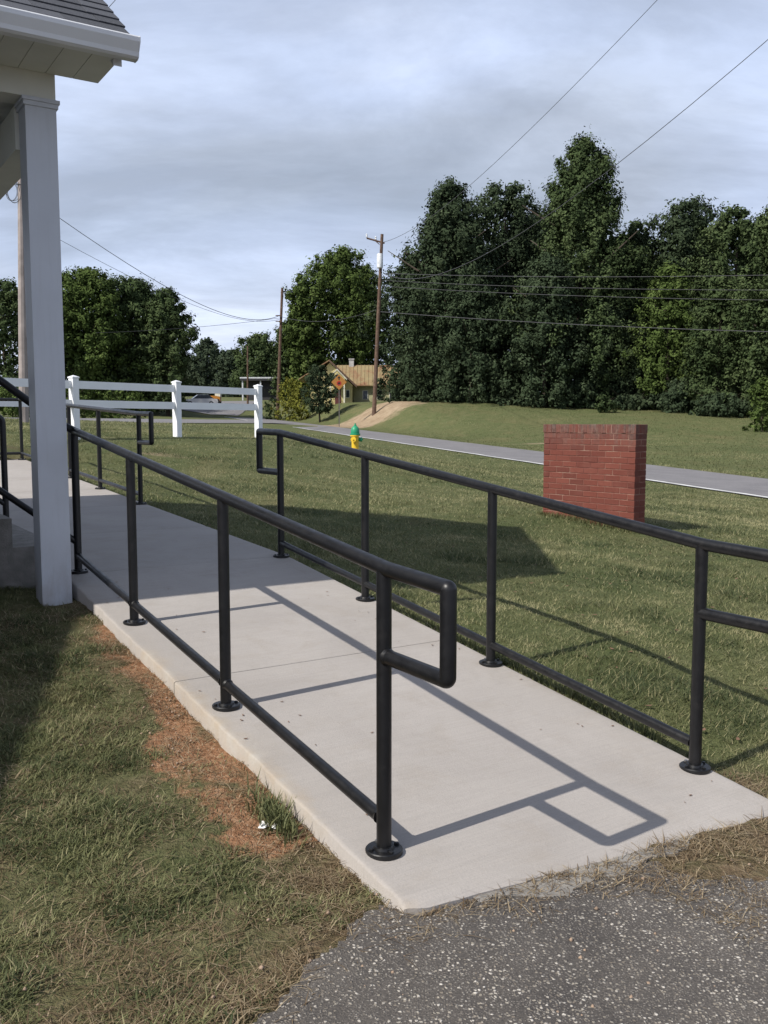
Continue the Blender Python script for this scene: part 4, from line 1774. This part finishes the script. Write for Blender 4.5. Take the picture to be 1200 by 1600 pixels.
mb.prism([(-1.4, -.8, .1), (-1.95, -.8, .12), (-1.5, -.8, .6)], [(-1.4, .8, .1), (-1.95, .8, .12), (-1.5, .8, .6)])
mb.build('bucket', 'machine_orange', mc)
for x in (-.5, .55):
    for y in (-.66, .66):
        mb = MB()
        mb.tube([(x, y - .12, .36), (x, y + .12, .36)], .36, 12)
        mb.build('wheel', 'rubber', mc)


# ------------------------------------------------------------------ trees
def prof_r(kind, t):
    if kind == 'broad':
        return np.sqrt(np.clip(1 - ((t - .42) / .58) ** 2, 0, 1)) ** .8
    if kind == 'cone':
        return np.clip(1 - t, 0, 1) ** .62 * (.7 + .3 * sstep(-.02, .12, t)) + .02
    if kind == 'spire':
        return np.clip(1 - t, 0, 1) ** .66 * (.78 + .22 * sstep(0, .3, t)) + .03
    if kind == 'hedge':
        return np.sqrt(np.clip(1 - t ** 2.2, 0, 1))
    return np.sqrt(np.clip(1 - (2 * t - 1) ** 2, 0, 1))


def crown_mesh(name, seed, h0, h1, Rr, kind, ncl, nlf, leaf, m, parent, cr=.26):
    rg = np.random.default_rng(seed)
    ncl, nlf, leaf, cr = int(ncl * 1.9), int(nlf * 1.2), leaf * .58, cr * .80
    H = h1 - h0
    t = rg.random(ncl) ** .9
    nl = 26                                            # bigger boughs make the outline lumpy
    la, lt, lw = rg.random(nl) * 6.283, rg.random(nl), .05 + .06 * rg.random(nl)
    ang = rg.random(ncl) * 6.283
    rad = prof_r(kind, t) * Rr
    lump = np.ones(ncl) * .76
    for i in range(nl):
        da = np.abs((ang - la[i] + math.pi) % 6.283 - math.pi)
        lump += .34 * np.exp(-(da / .42) ** 2 - ((t - lt[i]) / lw[i]) ** 2)
    rr = rad * lump * (1 - .62 * rg.random(ncl) ** 1.7)
    C = np.stack([rr * np.cos(ang), rr * np.sin(ang), h0 + t * H], 1)
    crd = np.minimum(cr * Rr, .2 * H) * (.5 + .9 * rg.random(ncl)) * (.5 + .5 * np.clip(rad / Rr, 0, 1))
    ctint = rg.random(ncl)
    n = ncl * nlf
    ci = np.repeat(np.arange(ncl), nlf)
    # each clump is a spray stretched outwards and up
    upb = {'spire': 1.5, 'cone': .55}.get(kind, .75)
    axs = np.stack([np.cos(ang), np.sin(ang), np.full(ncl, upb)], 1) + rg.normal(size=(ncl, 3)) * .35
    axs /= np.linalg.norm(axs, axis=1)[:, None]
    d = rg.normal(size=(n, 3))
    d /= np.linalg.norm(d, axis=1)[:, None]
    rad_ = np.minimum(np.abs(rg.normal(size=n)) * .46 + .08, .96 + .10 * rg.random(n) ** 3)
    al = (d * axs[ci]).sum(1)
    off = d + axs[ci] * (al * .75)[:, None]
    pos = C[ci] + off * (crd[ci] * rad_)[:, None]
    inner = rg.random(n) < .10
    ti = rg.random(n)
    ai, ri = rg.random(n) * 6.283, np.sqrt(rg.random(n)) * .66 * prof_r(kind, ti) * Rr
    pin = np.stack([ri * np.cos(ai), ri * np.sin(ai), h0 + ti * H * .93], 1)
    pos = np.where(inner[:, None], pin, pos)
    outw = np.stack([np.cos(ang), np.sin(ang), np.full(ncl, .3)], 1)[ci]
    # drop leaves that hang in the air on their own
    vx = np.floor(pos / (leaf * 2.6)).astype(np.int64)
    key = (vx[:, 0] * 73856093) ^ (vx[:, 1] * 19349663) ^ (vx[:, 2] * 83492791)
    _, inv, cnt = np.unique(key, return_inverse=True, return_counts=True)
    lonely = cnt[inv] < 4
    nr_ = d * .95 + outw * .45 + rg.normal(size=(n, 3)) * .38 + np.array([0, 0, .25])
    nr_ /= np.linalg.norm(nr_, axis=1)[:, None]
    a = np.cross(nr_, rg.normal(size=(n, 3)))
    a /= np.linalg.norm(a, axis=1)[:, None]
    b2 = np.cross(nr_, a)
    sz = leaf * (.5 + .9 * rg.random(n)) * np.where(inner & ~lonely, 1.9, 1.0) * np.where(lonely, .02, 1.0)
    a, b2 = a * (sz * .55)[:, None], b2 * (sz * .30)[:, None]
    bend = nr_ * (sz * .12)[:, None]
    V = np.stack([pos - a, pos - b2 + bend, pos + a, pos + b2 + bend], 1).reshape(-1, 3)
    big_ = fbm(pos[:, 0] * .35 + seed, pos[:, 2] * .35 + pos[:, 1] * .2, seed)
    tint = np.clip(.24 + .34 * ctint[ci] + .30 * (rg.random(n) - .4) + .5 * (big_ - .5), 0, 1)
    lo = np.arange(n * 4)
    return quick_mesh(name, V, lo, 4, m, parent, {'tint': np.repeat(tint, 4)})


def tree(px_, D, wpx, ytop, ybase, kind, m, label, seed, ncl=110, nlf=85, leaf=.42, base_gap=.08, name='tree', group='trees behind the road', cr=.26, trunk=None):
    S = D / FPX
    b0 = pix(px_, ybase, D)
    z0 = tz(b0[0], b0[1])
    H = float(pix(px_, ytop, D)[2]) - z0
    Rr = wpx * S / 2
    root = empty(name, (float(b0[0]), float(b0[1]), z0))
    tag(root, label, 'tree' if name != 'shrub' else 'shrub', group)
    rg = random.Random(seed)
    tr_ = trunk or max(.05, .02 * H)
    mb = MB()
    lean = (rg.uniform(-.3, .3), rg.uniform(-.3, .3))
    top = (lean[0], lean[1], H * .8)
    mb.tube([(0, 0, -.3), (lean[0] * .3, lean[1] * .3, H * .25), (lean[0] * .7, lean[1] * .7, H * .5), top], tr_, 8, True, tr_ * .25)
    for k in range(7):
        a = rg.random() * 6.283
        hh_ = H * (.22 + .5 * rg.random())
        L = Rr * (.45 + .35 * rg.random())
        s0 = np.array([lean[0] * hh_ / H, lean[1] * hh_ / H, hh_])
        e = s0 + np.array([math.cos(a) * L, math.sin(a) * L, L * .55])
        mdp = s0 * .5 + e * .5 + np.array([0, 0, -L * .06])
        mb.tube([s0, mdp, e], tr_ * .38, 6, True, tr_ * .08)
    mb.build('trunk', 'bark', root)
    crown_mesh('crown', seed, H * base_gap, H * .985, Rr, kind, ncl, nlf, leaf, m, root, cr)
    return root


G1, G2, G3 = 'trees along the right skyline', 'trees at the left', 'far trees in the gap'
# right wood
tree(700, 82, 265, 284, 640, 'cone', 'leaf_dark', 'big dark dense tree just right of the transformer pole', 1, 260, 110, .42, .0, group=G1, cr=.2)
tree(785, 88, 180, 286, 640, 'broad', 'leaf_dark', 'dark tree between the big dense tree and the tallest tree', 2, 180, 100, .44, .0, group=G1)
tree(903, 79, 285, 214, 645, 'spire', 'leaf_mid', 'tallest tree, pointed and mid green, above the brick wall', 3, 330, 110, .40, .03, group=G1, cr=.2)
tree(850, 74, 150, 400, 645, 'hedge', 'leaf_dark', 'lower dark tree at the foot of the tallest tree, on its left side', 4, 150, 100, .38, .0, group=G1)
tree(990, 84, 150, 345, 650, 'hedge', 'leaf_mid', 'tree immediately right of the tallest tree, with a low top', 5, 130, 100, .42, .0, group=G1)
tree(1066, 80, 170, 312, 655, 'broad', 'leaf_dark', 'round dark tree between the tallest tree and the right edge', 6, 150, 100, .42, .0, group=G1)
tree(1142, 74, 150, 320, 660, 'broad', 'leaf_mid', 'round tree second from the right picture edge', 7, 140, 100, .38, .0, group=G1)
tree(1222, 62, 190, 258, 668, 'spire', 'leaf_mid', 'tall tree cut by the right picture edge', 8, 190, 105, .34, .0, group=G1)
tree(1040, 72, 110, 412, 652, 'hedge', 'leaf_green', 'bright green lower tree before the dark wood right of the brick wall', 9, 110, 95, .34, .12, group=G1)
tree(1120, 67, 130, 430, 658, 'hedge', 'leaf_mid', 'lower tree at the wood edge near the right side, mid green', 10, 120, 95, .32, .0, group=G1)
tree(955, 77, 130, 470, 648, 'hedge', 'leaf_dark', 'low dark tree directly behind the brick wall', 11, 120, 95, .36, .0, group=G1)
tree(735, 77, 140, 440, 640, 'hedge', 'leaf_dark', 'low dark tree at the lawn edge, right of the transformer pole', 12, 130, 95, .36, .0, group=G1)
tree(642, 90, 120, 400, 636, 'hedge', 'leaf_dark', 'dark tree close behind the transformer pole', 13, 110, 95, .42, .0, group=G1)
for i, (px_, D, w, yt) in enumerate([(700, 104, 200, 345), (830, 106, 220, 330), (960, 102, 220, 372), (1080, 98, 220, 360), (1190, 92, 220, 340), (1290, 70, 200, 330)]):
    ordn = ['first', 'second', 'third', 'fourth', 'fifth', 'last'][i]
    tree(px_, D, w, yt, 640, 'hedge', 'leaf_dark', ordn + ' from the left of the dark trees filling the wood behind the front row', 40 + i, 130, 80, .7, .0, group='trees filling the wood', cr=.36)
for i, (px_, D, w, yt, yb_) in enumerate([(640, 80, 70, 598, 637), (700, 78, 110, 610, 640), (770, 77, 70, 586, 642), (835, 75, 120, 616, 644), (905, 74, 80, 602, 646), (990, 73, 130, 618, 650), (1062, 69, 80, 594, 655), (1130, 64, 120, 616, 660)]):
    tree(px_, D, w, yt, yb_, 'hedge', 'leaf_dark', ['first', 'second', 'third', 'fourth', 'fifth', 'sixth', 'seventh', 'eighth'][i] + ' from the left of the dark bushes at the foot of the wood', 60 + i, 46, 70, .34, .0, name='shrub', group='bushes at the foot of the wood', trunk=.05)
tree(1192, 52, 60, 590, 668, 'broad', 'leaf_green', 'light green shrub at the wood edge by the right picture edge', 14, 34, 60, .22, .02, name='shrub', group='shrubs by the wood', trunk=.04)
tree(945, 69, 34, 618, 648, 'broad', 'leaf_mid', 'small shrub at the foot of the wood behind the brick wall', 15, 20, 50, .22, .02, name='shrub', group='shrubs by the wood', trunk=.03)
# middle
tree(530, 120, 150, 388, 630, 'broad', 'leaf_green', 'large bright green tree behind the yellow house', 16, 170, 100, .55, .10, group=G3, cr=.24)
tree(475, 116, 70, 428, 630, 'broad', 'leaf_green', 'narrow green tree left of the bright tree behind the yellow house', 17, 90, 90, .52, .12, group=G3, cr=.3)
tree(568, 128, 130, 420, 630, 'broad', 'leaf_mid', 'mid green tree behind the chimney of the yellow house', 18, 140, 90, .55, .0, group=G3)
tree(462, 125, 80, 500, 630, 'broad', 'leaf_mid', 'lower tree right of the bare pole', 19, 100, 85, .55, .0, group=G3)
tree(406, 165, 90, 522, 625, 'broad', 'leaf_mid', 'far tree above the dark canopy building', 20, 120, 85, .65, .0, group=G3)
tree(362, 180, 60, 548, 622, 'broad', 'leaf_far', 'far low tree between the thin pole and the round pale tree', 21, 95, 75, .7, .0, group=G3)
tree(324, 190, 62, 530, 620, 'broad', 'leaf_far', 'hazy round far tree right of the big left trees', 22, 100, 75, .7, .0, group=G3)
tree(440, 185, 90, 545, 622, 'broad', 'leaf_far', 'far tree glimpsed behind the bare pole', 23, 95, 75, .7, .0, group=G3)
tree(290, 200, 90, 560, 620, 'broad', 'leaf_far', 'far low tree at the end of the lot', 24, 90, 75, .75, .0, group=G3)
# left
tree(140, 98, 140, 420, 620, 'broad', 'leaf_green', 'tall green tree next to the white porch column', 25, 180, 100, .48, .06, group=G2)
tree(212, 102, 150, 437, 618, 'broad', 'leaf_mid', 'dark tree in the middle of the left clump', 26, 180, 100, .48, .02, group=G2)
tree(262, 99, 84, 452, 616, 'broad', 'leaf_mid', 'rightmost tree of the left clump with drooping edge', 27, 140, 100, .46, .06, group=G2)
tree(12, 92, 130, 440, 620, 'broad', 'leaf_mid', 'dark tree at the left picture edge beside the pale pole', 28, 110, 95, .42, .0, group=G2)
tree(75, 108, 150, 450, 620, 'broad', 'leaf_dark', 'dark tree mostly hidden by the porch column', 29, 90, 85, .5, .0, group=G2)
tree(180, 112, 190, 500, 618, 'broad', 'leaf_dark', 'low dark tree under the left clump', 30, 100, 85, .55, .0, group=G2)
for i, (px_, D, w, yt, yb_) in enumerate([(20, 70, 90, 592, 640), (110, 72, 90, 600, 640), (185, 76, 100, 604, 638)]):
    tree(px_, D, w, yt, yb_, 'broad', 'leaf_green', ['low hedge shrub behind the pale utility pole', 'low hedge shrub behind the first visible fence post', 'low hedge shrub between the two left fence posts'][i], 50 + i, 30, 60, .3, .0, name='shrub',
         group='shrubs behind the white fence', trunk=.04)
# by the yellow house
tree(500, 89, 60, 570, 640, 'broad', 'leaf_dark', 'small dark round tree in front of the yellow house', 31, 60, 80, .26, .18, group='garden trees of the yellow house', trunk=.10)
tree(452, 99, 46, 590, 640, 'broad', 'leaf_yellow', 'yellow-green shrub right of the bare pole', 32, 36, 70, .24, .0, name='shrub', group='shrubs by the yellow house', trunk=.04)
tree(470, 98, 44, 596, 640, 'broad', 'leaf_yellow', 'second yellow-green shrub, touching the small dark tree', 33, 34, 70, .24, .0, name='shrub', group='shrubs by the yellow house', trunk=.04)
tree(424, 102, 30, 622, 646, 'broad', 'leaf_mid', 'low green shrub left of the bare pole foot', 34, 20, 60, .22, .0, name='shrub', group='shrubs by the yellow house', trunk=.03)


# ------------------------------------------------------------------ grass
def blades(name, X, Y, hgt, wid, lean, tint, m, seed, seg=2, flat=None, zoff=0.0):
    rg = np.random.default_rng(seed)
    n = len(X)
    Z = terrain(X, Y) + ((fbm(X * 3, Y * 3, 3) - .5) * .05 + (fbm(X * 12, Y * 12, 31) - .5) * .02) * sstep(30, 4, np.hypot(X, Y)) * sstep(-.1, .3, asphalt_sd(X, Y)) - .004 + zoff
    a = rg.random(n) * 6.283
    dx, dy = np.cos(a), np.sin(a)
    ln = lean * (.3 + 1.2 * rg.random(n)) * hgt
    b0 = np.stack([X, Y, Z], 1)
    s = np.stack([-dy, dx, np.zeros(n)], 1) * (wid * .5)[:, None]
    up = hgt if flat is None else hgt * flat
    tip = b0 + np.stack([dx * ln, dy * ln, up], 1)
    midp = b0 + np.stack([dx * ln * .35, dy * ln * .35, up * .62], 1)
    if seg == 2:
        V = np.stack([b0 - s, b0 + s, midp + s * .8, midp - s * .8, tip], 1).reshape(-1, 3)
        i = np.arange(n)[:, None] * 5
        F = np.concatenate([i + 0, i + 1, i + 2, i + 0, i + 2, i + 3, i + 3, i + 2, i + 4], 1).ravel()
        t = np.repeat(tint, 5)
    else:
        V = np.stack([b0 - s, b0 + s, tip], 1).reshape(-1, 3)
        F = np.arange(n * 3)
        t = np.repeat(tint, 3)
    o = quick_mesh(name, V, F, 3, m, None, {'tint': t})
    o['kind'] = 'stuff'
    return o


rg = np.random.default_rng(77)


def lawn_ok(X, Y):
    u, v = to_uv(X, Y)
    c_, d_, s_ = masks(X, Y)
    ok = ~((v > -.095) & (v < 1.495) & (u > -.5) & (u < 12.8))
    ok &= asphalt_sd(X, Y) > .02
    # brick wall footprint
    q = np.stack([X, Y], 1) - brr
    s = q @ bdir
    t = q @ np.array([-bdir[1], bdir[0]])
    ok &= ~((s < .02) & (s > -blen - .02) & (t > -.02) & (t < TH + .02))
    return ok, c_, d_, u, v


# left foreground, sprawling clumps
n = 420000
X = rg.uniform(-2.9, .25, n)
Y = 2.0 + 4.4 * rg.random(n) ** 1.25
ok, c_, d_, u, v = lawn_ok(X, Y)
cl_ = fbm(X * 4.2, Y * 4.2, 41)
dens = np.clip((cl_ - .34) * 3.4, .06, 1) * (1 - np.where(fbm(X * 5.5, Y * 5.5, 95) > .60, .35, .95) * np.clip(c_ * 1.7, 0, 1)) * (1 - .72 * np.clip((d_ - .3) * 1.5, 0, 1))
ok &= (v < -.09) & (rg.random(n) < dens) & (v > -2.6)
X, Y, cl_ = X[ok], Y[ok], cl_[ok]
n = len(X)
tint = np.clip(.28 + .9 * (fbm(X * 2, Y * 2, 51) - .5) + .9 * (fbm(X * 9, Y * 9, 52) - .5) + .34 * (rg.random(n) - .35), 0, 1)
tint = np.where(rg.random(n) < .10, .70 + .30 * rg.random(n), tint)
g1 = blades('lawn_grass', X, Y, .008 + .030 * rg.random(n) ** 1.8 * (.4 + 1.5 * np.clip(cl_ - .25, 0, .6)), .0020 + .0028 * rg.random(n), 1.5, tint, 'blade', 1)
tag(g1, 'uneven green grass left of the concrete ramp', 'grass')

# right lawn, mown short
n = 420000
Yr = 3.0 * (45 / 3.0) ** rg.random(n)
Xr = (rg.random(n) * 1.06 - .5) * Yr * .90
ok, c_, d_, u, v = lawn_ok(Xr, Yr)
rq = np.stack([Xr, Yr], 1) - RA
ok &= (v > 1.49) & (rg.random(n) > .72 * np.clip(d_, 0, 1)) & (rq @ RC < -.15)
ok &= rg.random(n) < 1 - .75 * sstep(14, 45, Yr)
X, Y = Xr[ok], Yr[ok]
n = len(X)
tint = np.clip(.43 + 1.2 * (fbm(X * .7, Y * .7, 61) - .5) + 1.0 * (fbm(X * 4, Y * 4, 62) - .5) + .4 * (rg.random(n) - .4), 0, 1)
tint = tint - .22 * sstep(.52, .72, fbm(X * 1.5, Y * 1.5, 64)) + .25 * sstep(.56, .7, fbm(X * 2.4 + 7, Y * 2.4, 65))
tint = np.clip(np.where(rg.random(n) < .16, .8 + .2 * rg.random(n), tint), 0, 1)
g2 = blades('lawn_grass', X, Y, (.011 + .019 * rg.random(n)) * (1 + .03 * Y) * (.6 + .5 * fbm(X * 3, Y * 3, 63) + .8 * sstep(.52, .72, fbm(X * 1.5, Y * 1.5, 64))), (.0024 + .0026 * rg.random(n)) * (1 + .13 * (Y - 3)), 1.5, tint, 'blade', 2, 1)
tag(g2, 'short mown lawn right of the ramp, around the brick wall', 'grass')

# coarse grass on the bank beyond the road
n = 110000
Yb = rg.uniform(24, 74, n)
Xb = (rg.random(n) * 1.05 - .42) * Yb * .86
rq = np.stack([Xb, Yb], 1) - RA
cb_, db_, sb_ = masks(Xb, Yb)
ok = (rq @ RC > RWID + .25) & (rg.random(n) > 1.5 * sb_)
X, Y = Xb[ok], Yb[ok]
n = len(X)
tint = np.clip(.50 + .9 * (fbm(X * .35, Y * .35, 81) - .5) + .3 * (rg.random(n) - .5), 0, 1)
g5 = blades('bank_grass', X, Y, .025 + .04 * rg.random(n), .018 + .022 * rg.random(n), 1.7, tint, 'blade', 6, 1)
tag(g5, 'mown grass on the bank between the road and the wood', 'grass')

# dry straw and thatch
n = 130000
X = np.concatenate([rg.uniform(-2.2, .3, n), rg.uniform(.6, 2.2, n // 3), rg.uniform(-.4, .7, n // 10)])
Y = np.concatenate([rg.uniform(1.8, 5.5, n), rg.uniform(2.2, 3.6, n // 3), rg.uniform(2.45, 2.8, n // 10)])
u, v = to_uv(X, Y)
c_, d_, s_ = masks(X, Y)
sd = asphalt_sd(X, Y)
pr = np.clip(d_ * .9 + .02, 0, 1) * (sd > -.02) + .30 * (sd <= -.02) * sstep(-.30, -.02, sd) * .75 + .95 * (sd <= -.02) * wedge(X, Y)
cp = fbm(X * 6, Y * 6, 71)
ok = (rg.random(len(X)) < pr * np.clip((cp - .25) * 2.4, .05, 1)) & ~((v > -.095) & (v < 1.48) & (u > front_u(v) - .005))
X, Y, sd = X[ok], Y[ok], sd[ok]
n = len(X)
L = .02 + .055 * rg.random(n) ** 1.5
tint = np.clip(rg.random(n) * .85 + .5 * (fbm(X * 3, Y * 3, 72) - .5), 0, 1)
g3 = blades('dry_straw', X, Y, L, .0016 + .0018 * rg.random(n), 1.15, tint, 'straw', 3, 2, .28, .006)
tag(g3, 'dry brown straw along the edges of the asphalt and ramp', 'straw')

# fringe of taller grass at the brick foot and along the walk
X, Y = [], []
for s in rg.uniform(-blen - .05, .1, 900):
    p = brr + bdir * s + np.array([bdir[1], -bdir[0]]) * abs(rg.normal() * .05 + .01)
    X.append(p[0]); Y.append(p[1])
for uu_ in rg.uniform(.2, 12.5, 5200):
    p = W(uu_, 1.50 + abs(rg.normal()) * .05, 0)
    X.append(p[0]); Y.append(p[1])
for k in range(420):
    p = W(.42 + rg.normal() * .075, -.15 - abs(rg.normal()) * .035, 0)
    X.append(p[0]); Y.append(p[1])
X, Y = np.array(X), np.array(Y)
n = len(X)
g4 = blades('edge_grass', X, Y, .03 + .06 * rg.random(n), .004 + .004 * rg.random(n), .7, np.clip(.35 + .5 * (rg.random(n) - .4), 0, 1), 'blade', 4)
tag(g4, 'longer grass tufts left by the mower along walls and concrete', 'grass')

# loose gravel and clay crumbs
rs = np.random.default_rng(9)
n = 9000
X = rs.uniform(-1.9, 2.0, n)
Y = rs.uniform(1.95, 4.9, n)
u, v = to_uv(X, Y)
c_, d_, s_ = masks(X, Y)
sd = asphalt_sd(X, Y)
ok = ((rs.random(n) < .75 * np.clip(c_ - .15, 0, 1)) | (rs.random(n) < .05 * d_) | ((sd < .2) & (rs.random(n) < .05))) & ~((v > -.10) & (v < 1.49) & (u > front_u(v) - .02))
X, Y = X[ok], Y[ok]
Z = np.maximum(terrain(X, Y), 0.0) + .004
oc8 = np.array([(1, 0, 0), (0, 1, 0), (-1, 0, 0), (0, -1, 0), (0, 0, .8), (0, 0, -.6)], float)
of8 = np.array([(0, 1, 4), (1, 2, 4), (2, 3, 4), (3, 0, 4), (1, 0, 5), (2, 1, 5), (3, 2, 5), (0, 3, 5)])
V, F = [], []
for i in range(len(X)):
    s = .003 + .006 * rs.random() ** 2
    q = oc8 * s * (.7 + .6 * rs.random((6, 1)))
    a = rs.random() * 6.28
    rot = np.array([[math.cos(a), -math.sin(a), 0], [math.sin(a), math.cos(a), 0], [0, 0, 1]])
    V.append(q @ rot.T + np.array([X[i], Y[i], Z[i]]))
    F.append(of8 + 6 * i)
gv = quick_mesh('loose_gravel', np.concatenate(V), np.concatenate(F).ravel(), 3, 'clay_stone')
tag(gv, 'scattered loose gravel on the soil and asphalt edge', 'gravel', None, 'stuff')

# scrap of white paper by the ramp edge
p = W(.40, -.20, 0)
zc_ = tz(p[0], p[1]) + .012
random.seed(4)
mb = MB()
G = 6
vs2 = [(p[0] + (i - G / 2) * .014 + random.uniform(-.005, .005), p[1] + (j - G / 2) * .009 + random.uniform(-.005, .005), zc_ + random.uniform(0, .011)) for i in range(G) for j in range(G)]
mb.add(vs2, [(i * G + j, (i + 1) * G + j, (i + 1) * G + j + 1, i * G + j + 1) for i in range(G - 1) for j in range(G - 1)])
o = mb.build('paper_scrap', 'paper_white', None, (p[0], p[1], zc_))
tag(o, 'crumpled scrap of white paper in the soil by the ramp edge', 'litter')

# fallen leaves and crumbs blown onto the concrete and lawn
rl = np.random.default_rng(21)
LV, LF = [], []
nlv = 150
for i in range(nlv):
    if i < 46:
        u_, v_ = rl.uniform(-.25, 3.4), float(np.clip(abs(rl.normal()) * .22, 0, 1)) * (1 if rl.random() < .5 else -1)
        v_ = -.06 + v_ if v_ > 0 else 1.44 + v_
        x_, y_, _ = W(u_, v_, 0)
        z_ = float(zs(u_)) + .003
    else:
        u_, v_ = rl.uniform(-.6, 6.0), rl.uniform(1.6, 5.5)
        x_, y_, _ = W(u_, v_, 0)
        z_ = tz(x_, y_) + .018
    sz_ = rl.uniform(.005, .011) if i < 46 else rl.uniform(.010, .022)
    a_ = rl.random() * 6.28
    ca, sa = math.cos(a_), math.sin(a_)
    q = [(-1, 0, .1), (-.3, .45, .0), (.5, .35, .15), (1, 0, .3), (.4, -.4, .05), (-.4, -.42, .12)]
    b0_ = len(LV)
    for (px_, py_, pz_) in q:
        LV.append((x_ + (px_ * ca - py_ * sa) * sz_, y_ + (px_ * sa + py_ * ca) * sz_, z_ + pz_ * sz_))
    for k in range(1, 5):
        LF += [b0_, b0_ + k, b0_ + k + 1]
ll = quick_mesh('leaf_litter', np.array(LV), np.array(LF), 3, 'mulch')
tag(ll, 'small brown fallen leaves scattered on the ramp and lawn', 'leaves', None, 'stuff')
